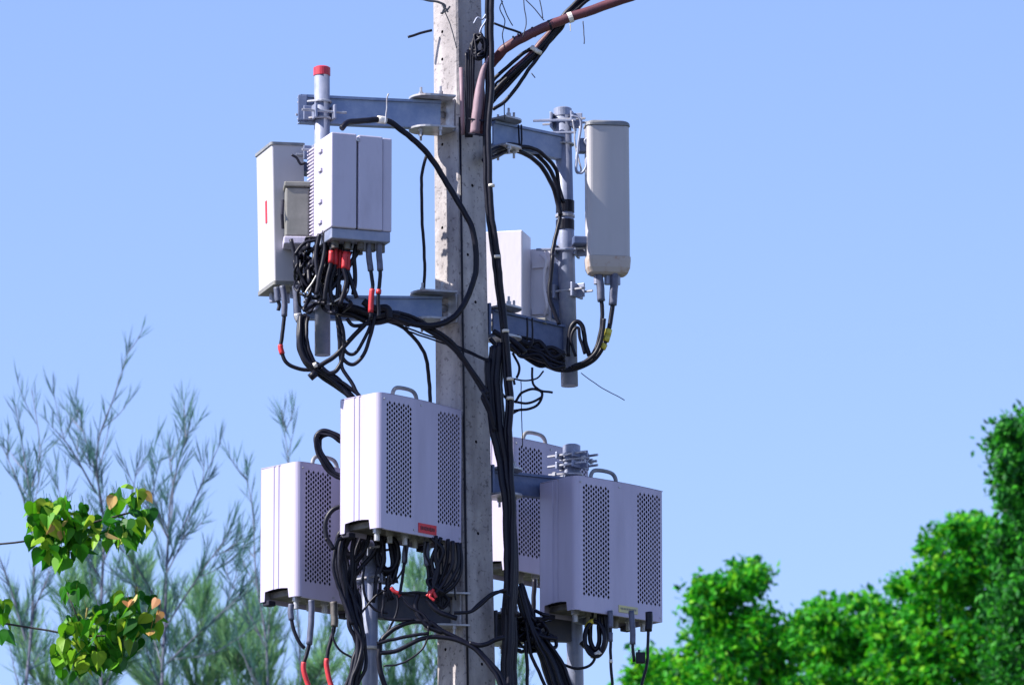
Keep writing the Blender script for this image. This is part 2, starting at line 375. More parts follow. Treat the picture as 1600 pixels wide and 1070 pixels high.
def pipe(label, p_top, p_bot, r, cap=None, rings=()):
    t = thing('mounting_pipe', label, 'pipe', p_bot, 0, 'galvanised mounting pipes')
    b = MB(); b.tube([p_bot, p_top], r, 24); 
    mesh_obj('tube', b, 'galvanised', t, True, smooth=False).data.polygons.foreach_set('use_smooth', [True] * 24 + [False] * 2)
    b = MB(); d = (p_top - p_bot).normalized(); b.tube([p_top - d * 0.022, p_top + d * 0.003, p_top + d * 0.007], [r + 0.002, r + 0.002, r * 0.8], 24)
    mesh_obj('end_cap', b, cap or 'galvanised', t, True)
    return t
def ubolt(t, c, r, along, h=0.0):
    """a U-bolt round a pipe with its back plate and nuts; along: unit vector the threads point"""
    side = Vector((along.y, -along.x, 0)); pts = []
    for k in range(9):
        a = math.pi * k / 8; pts.append(c - along * math.sin(a) * (r + 0.004) + side * math.cos(a) * (r + 0.004))
    pts = [pts[0] + along * 0.07] + pts + [pts[-1] + along * 0.07]
    mesh_obj('u_bolt', MB().tube(pts, 0.004, 6), 'bright_zinc', t, True)
    b = MB()
    for s_ in (-1, 1):
        q = c + side * s_ * (r + 0.004) + along * 0.045; b.tube([q, q + along * 0.01], 0.009, 6)
    mesh_obj('nut', b, 'bright_zinc', t, True)
def saddle(t, c, r, along, w=0.09, h=0.045):
    side = Vector((along.y, -along.x, 0)); m3 = Matrix((along, side, Vector((0, 0, 1)))).transposed()
    b = MB(); b.box(c + along * (r + 0.006), (0.008, w, h), m3); b.box(c + along * (r + 0.02), (0.03, 0.006, h), m3)
    mesh_obj('clamp', b, 'galvanised', t, True, bevel=0.002)
    mesh_obj('back_plate', MB().box(c - along * (r + 0.006), (0.008, w, h), m3), 'galvanised', t, True, bevel=0.002)
    for s_ in (-1, 1):
        q = c + side * s_ * (w / 2 - 0.010)
        mesh_obj('clamp_bolt', MB().tube([q - along * (r + 0.045), q + along * (r + 0.05)], 0.004, 6), 'bright_zinc', t, True)

PUL = [P(503, 108, -0.20), P(504, 555, -0.20)]
p_ul = pipe('upper left galvanised pipe with a red end cap', PUL[0], PUL[1], 0.0245, 'red_cap')
PUR = [P(879, 172, 0.30), P(890, 603, 0.30)]
p_ur = pipe('upper right galvanised pipe beside the long grey antenna', PUR[0], PUR[1], 0.0270)
p_ll = pipe('lower left galvanised pipe coming down from behind the front radio box', P(577, 700, -0.10), P(579, 1300, -0.10), 0.0250)
p_lr = pipe('lower right galvanised pipe behind the yellow-labelled radio', P(893, 698, 0.27), P(903, 1300, 0.27), 0.0260)
X = Vector((1, 0, 0)); XL = Vector((-0.95, -0.3, 0)).normalized(); XR = Vector((0.75, -0.66, 0)).normalized(); XB = Vector((0.7, 0.7, 0)).normalized()
ubolt(p_ul, P(503, 160, -0.20), 0.0245, Vector((-0.9, 0.4, 0)).normalized()); ubolt(p_ul, P(503, 186, -0.20), 0.0245, Vector((-0.9, 0.4, 0)).normalized())
saddle(p_ul, P(503, 178, -0.20), 0.0245, XL); saddle(p_ul, P(503, 240, -0.20), 0.0245, XL); saddle(p_ul, P(503, 420, -0.20), 0.0245, XL, 0.08, 0.05)
saddle(p_ul, P(504, 478, -0.20), 0.0245, XL, 0.1, 0.04)
b = MB(); b.box(P(473, 170, -0.20), (0.030, 0.03, 0.084)); mesh_obj('end_plate', b, 'galvanised_dark', p_ul, True, bevel=0.003)
saddle(p_ur, P(880, 190, 0.30), 0.027, Vector((1, -0.2, 0)).normalized(), 0.075, 0.05)
ubolt(p_ur, P(881, 226, 0.30), 0.027, Vector((-0.7, 0.7, 0)).normalized()); saddle(p_ur, P(885, 392, 0.30), 0.027, Vector((1, -0.2, 0)).normalized(), 0.075, 0.04)
saddle(p_ur, P(887, 456, 0.30), 0.027, Vector((0.85, -0.5, 0)).normalized(), 0.07, 0.045)
for py, x0 in ((188, 833), (207, 838), (389, 838)):      # long threaded rods left of the pipe
    mesh_obj('threaded_rod', MB().tube([P(x0, py + 1, 0.27), P(900, py, 0.25)], 0.0042, 6), 'galvanised', p_ur, True)
b = MB()
for py in (322, 352):
    c0 = P(883, py, 0.30); b.tube([c0 - Vector((0, 0, 0.016 if py > 330 else 0.022)), c0 + Vector((0, 0, 0.016))], 0.0295, 20)
mesh_obj('black_tape', b, 'black_jacket', p_ur, True)
b = MB(); c0 = P(883, 338, 0.30); b.tube([c0 - Vector((0, 0, 0.004)), c0 + Vector((0, 0, 0.004))], 0.031, 20)
mesh_obj('metal_strap', b, 'bright_zinc', p_ur, True)
for py in (712, 728): saddle(p_lr, P(894, py, 0.27), 0.026, Vector((0.8, -0.6, 0)).normalized(), 0.085, 0.022)
ubolt(p_lr, P(895, 720, 0.27), 0.026, Vector((0.9, -0.4, 0)).normalized()); ubolt(p_lr, P(895, 742, 0.27), 0.026, Vector((-0.9, 0.4, 0)).normalized())
saddle(p_ll, P(577, 860, -0.10), 0.025, Vector((0.7, -0.7, 0)), 0.08, 0.05); saddle(p_ll, P(577, 905, -0.10), 0.025, Vector((0.7, -0.7, 0)), 0.08, 0.03)
saddle(p_lr, P(900, 968, 0.27), 0.026, Vector((0.7, -0.7, 0)), 0.08, 0.04)
b = MB(); c0 = P(578, 1013, -0.10); b.tube([c0 - Vector((0, 0, 0.004)), c0 + Vector((0, 0, 0.004))], 0.037, 20)
mesh_obj('cable_tie', b, 'white_tie', p_ll, True)

# ------------------------------------------------------------------ perforated radios (lower four)
def perforated(w_, h_, cols, rows, th=0.0012):
    """sheet in x-z at y = 0 with rows of staggered diamond holes, facing -y"""
    b = MB(); cw = w_ / cols; ch = h_ / (rows + 0.5)
    for i in range(cols):
        x0 = i * cw; z0 = 0 if i % 2 == 0 else ch / 2
        if i % 2: b.add([(x0, 0, 0), (x0 + cw, 0, 0), (x0 + cw, 0, z0), (x0, 0, z0)], [(0, 1, 2, 3)])
        else: b.add([(x0, 0, h_ - ch / 2), (x0 + cw, 0, h_ - ch / 2), (x0 + cw, 0, h_), (x0, 0, h_)], [(0, 1, 2, 3)])
        for j in range(rows):
            za = z0 + j * ch; cx = x0 + cw / 2; cz = za + ch / 2; a = cw * 0.49; e = ch * 0.43
            O = [(x0, za), (cx, za), (x0 + cw, za), (x0 + cw, cz), (x0 + cw, za + ch), (cx, za + ch), (x0, za + ch), (x0, cz)]
            I = [(cx - a * .5, cz - e * .6), (cx, cz - e), (cx + a * .5, cz - e * .6), (cx + a, cz), (cx + a * .5, cz + e * .6), (cx, cz + e), (cx - a * .5, cz + e * .6), (cx - a, cz)]
            vs = [(x, 0, z) for x, z in O] + [(x, 0, z) for x, z in I] + [(x, th, z) for x, z in I]
            b.add(vs, [(k, (k + 1) % 8, 8 + (k + 1) % 8, 8 + k) for k in range(8)] + [(8 + k, 8 + (k + 1) % 8, 16 + (k + 1) % 8, 16 + k) for k in range(8)])
    return b
RW, RH, RD = 0.362, 0.425, 0.172
def arc(cx, cy, r, a0, a1, n=5):
    return [(cx + r * math.cos(R(a0 + (a1 - a0) * k / n)), cy + r * math.sin(R(a0 + (a1 - a0) * k / n))) for k in range(n + 1)]
def make_radio():
    """x along the front, y into the depth, z up; origin at the lower near left corner"""
    t = thing('radio_unit', '', 'radio unit', (0, 0, 0), 0, 'perforated white radio units low on the pole')
    r = 0.022; z1 = RH
    pa, pb = (0.030, 0.140), (RW - 0.108, RW - 0.012)      # the perforated strips
    pz0, pz1 = 0.045, RH - 0.022
    # left side, rounded corner and front, as one sheet-metal cover with a slight crown at the top
    def topz(x): return z1 - 0.010 * ((x / RW - 0.30) ** 2) * 1.6
    b = MB()
    def wall(pts, z0s, z1s):
        n = len(pts); base = len(b.v)
        for (x, y), za, zb in zip(pts, z0s, z1s): b.v += [(x, y, za), (x, y, zb)]
        for k in range(n - 1): b.f.append((base + 2 * k, base + 2 * k + 2, base + 2 * k + 3, base + 2 * k + 1))
    # left side with its two pressed seams and the notch at the foot
    ys = [RD, RD - 0.02, RD - 0.022, 0.112, 0.110, 0.104, 0.102, 0.090, 0.088, 0.082, 0.080, 0.045, 0.040, r]
    inset = {0.110: 0.0025, 0.104: 0.0025, 0.088: 0.0025, 0.082: 0.0025}
    foot = [0.0, 0.0, 0.030, 0.034, 0.034, 0.034, 0.034, 0.034, 0.034, 0.034, 0.034, 0.030, 0.0, 0.0]
    wall([(inset.get(y, 0), y) for y in ys], foot, [topz(0) - 0.004 * (y / RD) for y in ys])
    cor = arc(r, r, r, 180, 270, 6); wall(cor, [0] * len(cor), [topz(x) for x, y in cor])
    wall([(r, 0), (pa[0], 0)], [0, 0], [topz(r), topz(pa[0])])
    for a_, b_ in ((pa[1], pb[0]), (pb[1], RW - 0.008)): wall([(a_ + (b_ - a_) * k / 4, 0) for k in range(5)], [0] * 5, [topz(a_ + (b_ - a_) * k / 4) for k in range(5)])
    for a_, b_ in (pa, pb):
        wall([(a_, 0), (b_, 0)], [0, 0], [pz0, pz0]); wall([(a_ + (b_ - a_) * k / 3, 0) for k in range(4)], [pz1] * 4, [topz(a_ + (b_ - a_) * k / 3) for k in range(4)])
    cor = arc(RW - 0.008, 0.008, 0.008, 270, 360, 3); wall(cor + [(RW, RD)], [0] * 5, [topz(RW)] * 5)
    # top
    n = 12; rows = []
    for k in range(n + 1):
        x = r * 0.3 + (RW - r * 0.3) * k / n; y0 = 0.006 if k == 0 else 0.0
        rows.append(len(b.v)); b.v += [(x if k else 0.0, y0 if k else r, topz(x)), (x if k else 0.0, RD, topz(x))]
    for k in range(n): b.f.append((rows[k], rows[k + 1], rows[k + 1] + 1, rows[k] + 1))
    # back
    wall([(RW, RD), (0, RD)], [0, 0], [topz(RW), topz(0) - .004])
    # turned-in lip along the lower edge of the front
    b.add([(r, 0, 0), (RW - 0.01, 0, 0), (RW - 0.01, 0.010, 0), (r, 0.010, 0)], [(0, 1, 2, 3)])
    cov = mesh_obj('cover', b, 'radio_white', t)
    so_ = cov.modifiers.new('thickness', 'SOLIDIFY'); so_.thickness = 0.002; so_.offset = -1
    for a_, b_ in (pa, pb):
        q = perforated(b_ - a_, pz1 - pz0, 11, 23); q.v = [(x + a_, y, z + pz0) for x, y, z in q.v]
        mesh_obj('perforated_panel', q, 'radio_white', t)
    q = MB(); q.box((RW / 2, 0.022 + 0.07, 0.034 + (RH - 0.06) / 2), (RW - 0.03, 0.14, RH - 0.06))
    for k in range(24): q.box((0.02 + k * (RW - 0.04) / 23, 0.0185, RH / 2 + 0.01), (0.002, 0.013, RH - 0.09))
    body = mesh_obj('heat_sink', q, 'dark_inside', t)
    q = MB(); q.box((RW / 2, 0.095, 0.022), (RW - 0.05, 0.125, 0.022)); q.box((RW * 0.5, 0.03, 0.016), (RW - 0.09, 0.02, 0.018))
    mesh_obj('connector_plate', q, 'underside', t, bevel=0.003)
    for x, y in ((0.05, 0.06), (0.105, 0.06), (0.16, 0.05), (0.215, 0.06), (0.27, 0.06), (0.32, 0.05)):
        q = MB().tube([(x, y, 0.014), (x, y, -0.004), (x, y, -0.005), (x, y, -0.028)], [0.013, 0.013, 0.009, 0.009], 12)
        mesh_obj('connector', q, 'olive_metal' if int(x * 1000) % 2 else 'bright_zinc', t)
    q = MB().tube(smooth_pts([(0.105, 0.05, RH - 0.006), (0.108, 0.05, RH + 0.022), (0.128, 0.05, RH + 0.037), (0.185, 0.05, RH + 0.037), (0.207, 0.05, RH + 0.022), (0.21, 0.05, RH - 0.008)], 4), 0.0065, 8)
    mesh_obj('handle', q, 'rim_grey', t, smooth=True)
    for x, z in ((0.021, RH - 0.02), (RW / 2, RH - 0.018), (RW - 0.012, 0.012), (RW / 2 - 0.03, 0.012)):
        mesh_obj('screw', MB().tube([(x, 0.002, z), (x, -0.0022, z)], 0.0036, 8), 'bright_zinc', t)
    for x in (0.012, RW - 0.03):
        mesh_obj('foot', MB().box((x + 0.008, RD - 0.02, -0.004), (0.03, 0.03, 0.016)), 'dark_inside', t, bevel=0.003)
    return t
def near_corner(px, py_top, Y, h=RH):
    p = P(px, py_top, Y); p.z -= h; return p
radio = make_radio()
radio.location = near_corner(593, 611, -0.37); radio.rotation_euler = (0, 0, R(45.5))
radio['label'] = 'large perforated white radio box in front of the pole with a red label'
rot = radio.rotation_euler.z
r2 = copy_thing(radio, near_corner(466, 719, -0.12, RH), R(44), 'perforated white radio box at lower left, partly hidden behind another')
r3 = copy_thing(radio, near_corner(899, 741, 0.02, RH), R(40), 'perforated radio box at lower right with a yellow label')
r4 = copy_thing(radio, near_corner(800, 681, 0.34, RH), R(47), 'perforated radio box behind the thick cables, right of the pole')
# stickers
q = MB().box((0, 0, 0), (0.078, 0.002, 0.030)); lb = mesh_obj('label_plate', q, 'red_label', radio); lb.location = (0.208, -0.0012, 0.022)
q = MB()
for k in range(9): q.box((-0.028 + k * 0.007, -0.0016, 0), (0.0045, 0.001, 0.010 if k % 3 else 0.013))
mesh_obj('print', q, 'dark_print', lb)
q = MB().box((0, 0, 0), (0.078, 0.002, 0.022)); lb2 = mesh_obj('label_plate', q, 'yellow_label', r3); lb2.location = (0.215, -0.0012, 0.022)
q = MB()
for k in range(10): q.box((-0.030 + k * 0.0066, -0.0016, 0.001), (0.0040, 0.001, 0.006))
mesh_obj('print', q, 'olive_metal', lb2)

# ------------------------------------------------------------------ twin radio cabinet, upper left
t = thing('radio_cabinet', 'white double radio cabinet at upper left with a dark slot down its front', 'radio cabinet', near_corner(518, 206, -0.46, 0.300), R(20))
H1 = 0.300
def rbox(x0, x1, y0, y1, z0, z1): return MB().box(((x0 + x1) / 2, (y0 + y1) / 2, (z0 + z1) / 2), (x1 - x0, y1 - y0, z1 - z0))
m1 = mesh_obj('left_module', rbox(0, 0.083, 0, 0.17, 0.0, H1), 'cabinet_white', t, bevel=0.004)
m2 = mesh_obj('right_module', rbox(0.0885, 0.168, 0.0, 0.17, 0.0, H1 - 0.002), 'cabinet_white', t, bevel=0.004)
mesh_obj('side_cover', rbox(0.169, 0.200, 0.006, 0.16, 0.0, H1 - 0.004), 'cabinet_white', t, bevel=0.004)
mesh_obj('slot', rbox(0.080, 0.092, 0.012, 0.15, 0.004, H1 - 0.01), 'dark_inside', t)
q = MB()
for k in range(26): q.box((0.042, 0.203, 0.008 + k * 0.0112), (0.084, 0.064, 0.0045))
q.box((0.042, 0.195, H1 / 2), (0.070, 0.05, H1 - 0.01))
mesh_obj('fins', q, 'cabinet_white', t)
for z in (0.035, 0.10, 0.20, 0.26):
    mesh_obj('latch', MB().box((-0.003, 0.10, z), (0.007, 0.03, 0.010)), 'cabinet_white', t, bevel=0.001)
q = MB(); q.box((0.10, 0.085, -0.017), (0.192, 0.155, 0.033)); mesh_obj('base_plate', q, 'galvanised', t, bevel=0.003)
for k, (x, y) in enumerate(((0.03, 0.05), (0.07, 0.05), (0.11, 0.04), (0.15, 0.05), (0.185, 0.06), (0.05, 0.11), (0.13, 0.11))):
    mesh_obj('connector', MB().tube([(x, y, -0.03), (x, y, -0.055)], 0.011, 12), 'underside', t)
mesh_obj('screw', MB().tube([(0.086, 0.0, H1 - 0.018), (0.086, -0.003, H1 - 0.018)], 0.006, 10), 'bright_zinc', t)

# small beige box beside it
t = thing('junction_box', 'small grey-green box squeezed between the left antenna and the white cabinet', 'junction box', near_corner(446, 284, -0.27, 0.185), R(4))
mesh_obj('housing', rbox(0, 0.075, 0, 0.07, 0.012, 0.168), 'olive_metal', t, bevel=0.006)
mesh_obj('lid', rbox(-0.004, 0.079, -0.006, 0.075, 0.169, 0.186), 'olive_metal', t, bevel=0.004)
mesh_obj('base', rbox(-0.005, 0.080, -0.008, 0.075, -0.014, 0.011), 'cabinet_white', t, bevel=0.004)
mesh_obj('side_latch', MB().tube([(-0.006, 0.02, 0.04), (-0.010, 0.0, 0.08), (-0.006, 0.02, 0.13)], 0.005, 6), 'dark_inside', t)

# ------------------------------------------------------------------ left antenna
AH = 0.450
t = thing('panel_antenna', 'pale antenna panel at the far left with a thin red mark on its white face', 'antenna', near_corner(430, 224, -0.20, AH), R(17))
t.rotation_euler = (R(0.5), R(-1.6), R(17))
def rrect(x0, x1, y0, y1, r, n=4):
    return arc(x0 + r, y0 + r, r, 180, 270, n) + arc(x1 - r, y0 + r, r, 270, 360, n) + arc(x1 - r, y1 - r, r, 0, 90, n) + arc(x0 + r, y1 - r, r, 90, 180, n)
q = MB().prism(rrect(0, 0.104, 0, 0.185, 0.006), 0.012, AH - 0.006); mesh_obj('radome', q, 'antenna_grey', t)
q = MB().prism(rrect(-0.004, 0.108, -0.004, 0.189, 0.008), AH - 0.006, AH + 0.003); mesh_obj('top_cap', q, 'rim_grey', t)
q = MB().prism(rrect(-0.003, 0.107, -0.003, 0.188, 0.008), 0.0, 0.012); mesh_obj('bottom_cap', q, 'olive_metal', t)
mesh_obj('red_mark', MB().box((-0.001, 0.075, 0.245), (0.002, 0.016, 0.070)), 'red_label', t)
for x, y in ((0.03, 0.05), (0.075, 0.05), (0.03, 0.13), (0.075, 0.13)):
    mesh_obj('connector', MB().tube([(x, y, 0.0), (x, y, -0.030)], 0.011, 12), 'galvanised', t)
for z in (AH - 0.06, 0.08): mesh_obj('mounting_bracket', MB().box((0.125, 0.09, z), (0.05, 0.08, 0.03)), 'galvanised_dark', t, bevel=0.003)

# ------------------------------------------------------------------ right antenna
AH = 0.500
t = thing('panel_antenna', 'long grey antenna panel at upper right with a rust-stained lower end', 'antenna', near_corner(919, 187, 0.20, 0.44), R(9))
t.rotation_euler = (0, R(-0.3), R(9))
q = MB().prism(rrect(0, 0.136, 0, 0.075, 0.016), 0.0, 0.424); mesh_obj('radome', q, 'antenna_grey', t, bevel=0.003)
q = MB(); prev = None
for z, e in ((0.4245, 0.003), (0.432, 0.002), (0.438, -0.002), (0.442, -0.009), (0.444, -0.018)):
    o = rrect(-e, 0.136 + e, -e, 0.075 + e, 0.018); base = len(q.v); q.v += [(x, y, z) for x, y in o]; n = len(o)
    if prev is not None: q.f += [(prev + k, prev + (k + 1) % n, base + (k + 1) % n, base + k) for k in range(n)]
    else: q.f.append(tuple(reversed(range(n))))
    prev = base
q.f.append(tuple(range(prev, prev + n))); mesh_obj('top_cap', q, 'rim_grey', t)
q = MB()
prev = None
for z, e in ((0.0, 0.002), (-0.012, 0.002), (-0.035, 0.0), (-0.050, -0.006), (-0.056, -0.014)):
    o = rrect(-e, 0.136 + e, -e, 0.078 + e, 0.016); base = len(q.v); q.v += [(x, y, z) for x, y in o]; n = len(o)
    if prev is not None: q.f += [(prev + (k + 1) % n, prev + k, base + k, base + (k + 1) % n) for k in range(n)]
    else: q.f.append(tuple(range(n)))
    prev = base
q.f.append(tuple(reversed(range(prev, prev + n)))); mesh_obj('bottom_cap', q, 'antenna_cap', t)
for x in (0.034, 0.068, 0.096): mesh_obj('connector', MB().tube([(x, 0.035, -0.05), (x, 0.035, -0.085)], 0.012, 12), 'galvanised', t)
mesh_obj('mounting_bracket', MB().box((-0.018, 0.05, 0.055), (0.05, 0.05, 0.026)), 'galvanised_dark', t, bevel=0.004)
mesh_obj('mounting_bracket', MB().box((-0.010, 0.05, 0.365), (0.024, 0.04, 0.045)), 'galvanised_dark', t, bevel=0.004)
# strap loop hanging between antenna and pipe
cable('thin grey strap looped between the right pipe and the long antenna', path('D', [(740, 130), (790, 150), (805, 200), (790, 320), (775, 440), (770, 500), (800, 520), (825, 490), (840, 430), (855, 350), (835, 300), (850, 280)], 0.22), 0.0038, name='strap', cat='strap', m='galvanised', group=None)
cable('second grey strap hanging in a narrow loop beside the right pipe', path('D', [(750, 160), (765, 230), (770, 330), (790, 430), (800, 500), (775, 520), (765, 470), (790, 300), (800, 200)], 0.24), 0.0028, name='strap', cat='strap', m='bright_zinc', group=None)

# ------------------------------------------------------------------ white cabinet behind, upper right
t = thing('radio_cabinet', 'white radio cabinet right of the pole, standing behind the long black cables', 'radio cabinet', near_corner(816, 359, 0.22, 0.285), R(-14))
mesh_obj('cover', rbox(-0.135, 0, 0, 0.115, 0, 0.285), 'sunlit_white', t, bevel=0.004)
q = MB(); q.box((-0.03, 0.20, 0.130), (0.15, 0.16, 0.235))
for k in range(12): q.box((0.052, 0.13 + k * 0.012, 0.130), (0.022, 0.0035, 0.235))
mesh_obj('heat_sink', q, 'sunlit_white', t)
q = MB()
for z in (0.035, 0.185): q.box((0.030, 0.120, z + 0.01), (0.050, 0.02, 0.022))
q.tube(smooth_pts([(0.048, 0.10, 0.03), (0.058, 0.085, 0.06), (0.050, 0.085, 0.11), (0.050, 0.085, 0.16), (0.058, 0.085, 0.20), (0.035, 0.10, 0.225)], 4), 0.006, 8)
mesh_obj('handle', q, 'sunlit_white', t)
mesh_obj('base_plate', rbox(-0.12, 0.075, 0.005, 0.27, -0.022, -0.001), 'olive_metal', t, bevel=0.003)
mesh_obj('mounting_plate', rbox(0.066, 0.13, 0.12, 0.15, 0.02, 0.20), 'galvanised_dark', t, bevel=0.003)

# ------------------------------------------------------------------ brown lamp pipe, conduits, top of the pole
t = thing('pipe_arm', 'reddish brown pipe slanting up from the pole to the top right', 'pipe', Q('C', 520, 400, -0.04))
pp = path('C', [(1900, -230, -0.1), (1380, -25), (1000, 108), (850, 165), (700, 232), (605, 285), (555, 335, -.07), (505, 400, -.05)], -0.08)
mesh_obj('tube', MB().tube(pp, [0.0155] * len(pp), 14), 'brown_pipe', t, True, smooth=True)
for x, y, mm, hw, nm in ((995, 110, 'white_tie', 3.6, 'white_tape'), (868, 158, 'black_jacket', 1.5, 'band'), (768, 200, 'black_jacket', 1.5, 'band'), (680, 240, 'black_jacket', 1.2, 'band'), (650, 256, 'black_jacket', 1.2, 'band')):
    a = Q('C', x, y, -0.08); d = (Q('C', x + 100, y - 36, -0.08) - a).normalized()
    mesh_obj(nm, MB().tube([a - d * hw * 0.002, a + d * hw * 0.002], 0.0175, 14), mm, t, True)
mesh_obj('tape_tail', MB().tube([Q('C', 995, 150, -.095), Q('C', 996, 195, -.095)], 0.002, 6), 'white_tie', t, True)

t = thing('conduit', 'faded brown conduit strapped to the upper pole beside a dark gap', 'conduit', Q('C', 410, 830, -0.13))
pp = path('C', [(492, 350), (462, 440), (435, 560), (415, 690), (404, 830)], -0.130)
mesh_obj('tube', MB().tube(pp, [0.004 + 0.0115 * min(1, k / 16) for k in range(len(pp))], 12), 'faded_conduit', t, True, smooth=True)
pp = path('C', [(445, 500), (455, 640), (450, 830)], -0.11); mesh_obj('tube', MB().tube(pp, 0.009, 10), 'brown_pipe', t, True, smooth=True)
for y in (742, 832): mesh_obj('strap', MB().tube([Q('C', 365, y - 5, -.14), Q('C', 405, y, -.142), Q('C', 450, y + 6, -.135), Q('C', 500, y, -.10)], 0.0035, 6), 'dark_inside', t, True)
t = thing('conduit', 'narrow pale brown strip conduit on the corner of the upper pole', 'conduit', Q('C', 330, 830, -0.11))
mesh_obj('tube', MB().tube([Q('C', 318, 420, -.108), Q('C', 330, 835, -.11)], 0.0062, 8), 'faded_conduit', t, True, smooth=True)
bundle('short black cables in the gap between the two brown conduits on the upper pole',
       [(path('C', [(350 + k * 14, 330 - 20 * k), (352 + k * 13, 480), (352 + k * 12, 640), (350 + k * 9, 850)], -0.105), 0.0062) for k in range(4)] +
       [(path('C', [(470, 300), (480, 500), (480, 700), (470, 900)], -0.09), 0.005)])
# stub ends and small ties round the upper left fittings
for k, (p_, lab) in enumerate((([(300, 640), (330, 660), (350, 700), (380, 690)], 'small dark cable end hanging inside the upper left fittings'), )):
    cable(lab, path('A', p_, -0.25), 0.004)
# tangled coil at the top of the pole
pts = []
rnd = random.Random(3)
for k in range(60):
    a = k * 1.15; rr = 16 + rnd.random() * 44
    pts.append(Q('C', 430 + math.cos(a) * rr * 0.9, 290 + math.sin(a) * rr * 1.5, -0.12 + rnd.uniform(-0.02, 0.02)))
cable('tangled knot of black cable at the top of the pole', smooth_pts(pts, 5), 0.0042)
cable('thin grey bent wire at the knot, top of the pole', path('C', [(395, 150), (420, 110), (450, 120), (480, 80), (470, 130), (440, 200), (470, 250), (500, 300)], -0.13), 0.003, m='galvanised')

# ------------------------------------------------------------------ trunk cables down the right side of the pole
main = fpath(('F', [(768, -60), (768, 30), (769, 120), (764, 220), (767, 320), (777, 400), (789, 500), (797, 600), (798, 700), (801, 800), (801, 900), (797, 1000), (792, 1120)]), Y=-0.14)
b2 = fpath(('F', [(773, 540), (769, 600), (774, 660), (786, 720), (795, 800), (797, 900), (792, 980), (790, 1120)]), Y=-0.12)
b3 = fpath(('F', [(781, 535), (777, 600), (781, 660), (790, 720), (799, 800), (802, 900), (798, 990), (797, 1120)]), Y=-0.125)
b4 = fpath(('F', [(762, 560), (765, 620), (772, 680), (783, 730), (790, 800), (793, 900), (797, 960)]), Y=-0.13)
tie = lambda x, y, Y, w_=0.016: ([P(x, y - 2, Y), P(x, y + 2, Y)], w_, 'cable_tie', 'white_tie')
bundle('thick black cable run down the right side of the pole',
       [(main, 0.0085), (shifted(main, -0.012, 0.012, 0, 0.004, 2), 0.007), (b2, 0.0125), (b3, 0.012), (b4, 0.0105), (shifted(b3, 0.010, 0.02, 0, 0.006, 5), 0.0095), (shifted(b2, -0.008, 0.02, 0, 0.006, 9), 0.0095), (shifted(b4, 0.012, 0.015, 0, 0.008, 12), 0.008)],
       [tie(768, 290, -0.145, 0.0105), tie(777, 401, -0.145, 0.0105), tie(790, 517, -0.145, 0.011), tie(797, 592, -0.15, 0.011), tie(797, 622, -0.15, 0.011)])

# ------------------------------------------------------------------ cables under the brown pipe
c1 = path('C', [(1200, -120), (1060, -10), (955, 100), (900, 190), (805, 300), (690, 410), (590, 500), (520, 580), (500, 620)], -0.06)
c2 = path('C', [(1250, -110), (1110, -8), (975, 115), (905, 200), (825, 315), (735, 440), (650, 560), (585, 640), (520, 680)], -0.06)
c3 = path('C', [(770, 290), (690, 340), (600, 420), (540, 475), (505, 520)], -0.05)
c4 = path('C', [(900, 170), (810, 270), (740, 350), (640, 440), (560, 540), (510, 600)], -0.04)
c5 = path('C', [(880, 210), (790, 330), (700, 430), (610, 530), (510, 640)], -0.05)
bundle('black cables fanning out below the brown slanting pipe, wrapped with white tape',
       [(c1, 0.0075), (c2, 0.006), (c3, 0.006), (c4, 0.010, 'brown_pipe'), (c5, 0.006), (shifted(c1, 0.014, 0.01, 0, 0.01, 3), 0.0055), (shifted(c3, 0.01, 0.01, -0.012, 0.006, 4), 0.004)],
       [([Q('C', 752, 292, -.075), Q('C', 790, 318, -.078), Q('C', 812, 330, -.07)], 0.0075, 'white_tape', 'white_tie')])
wires = [([(1075, 130), (1075, 200), (1076, 272)], 'straight thin wire hanging below the brown pipe'),
         ([(700, -40), (712, 60), (722, 140), (700, 230)], 'thin wire rising above the lower end of the brown pipe'),
         ([(715, 0), (760, 50), (830, 130)], 'thin wire crossing to the brown pipe from upper left'),
         ([(795, -30), (815, 60), (822, 115)], 'short thin wire standing on the brown pipe'),
         ([(560, -20), (590, 60), (610, 110), (640, 160)], 'thin curly wire right of the pole top'),
         ([(580, 10), (560, 60), (590, 130), (575, 220), (590, 300)], 'thin wavy wire between the main cable and the brown pipe'),
         ([(755, 455), (775, 485)], 'tiny wire end poking out below the cable fan'),
         ([(590, 640), (592, 745)], 'short thin wire standing on the top right arm'),
         ([(200, 40), (235, 120), (265, 210), (290, 300)], 'thin grey wire slanting down the upper pole face')]
for p_, lab in wires: cable(lab, path('C', p_, -0.12), 0.0017, name='wire', cat='wire', m='thin_wire', group='thin loose wires')
cable('black rod sticking out left from the pole near its top', path('C', [(-8, 236), (60, 214), (140, 190)], -0.03), 0.0042, name='rod', cat='rod', group=None)
cable('black rod between the main cable and the brown pipe', path('C', [(520, 145), (600, 175), (690, 206)], -0.10), 0.0038, name='rod', cat='rod', group=None)
t = thing('wire_hook', 'twisted dark wire hook at the very top of the pole', 'hook', Q('C', 200, 40, -.12))
mesh_obj('hook', MB().tube(path('C', [(60, -10), (120, 5), (180, 18), (215, 40), (200, 90)], -0.12), 0.0038, 6), 'thin_wire', t, True)
mesh_obj('twist', MB().tube(path('C', [(245, 40), (225, 70), (190, 88)], -0.122), 0.003, 6).tube(path('C', [(190, 20), (215, 50), (235, 78)], -0.125), 0.003, 6), 'thin_wire', t, True)

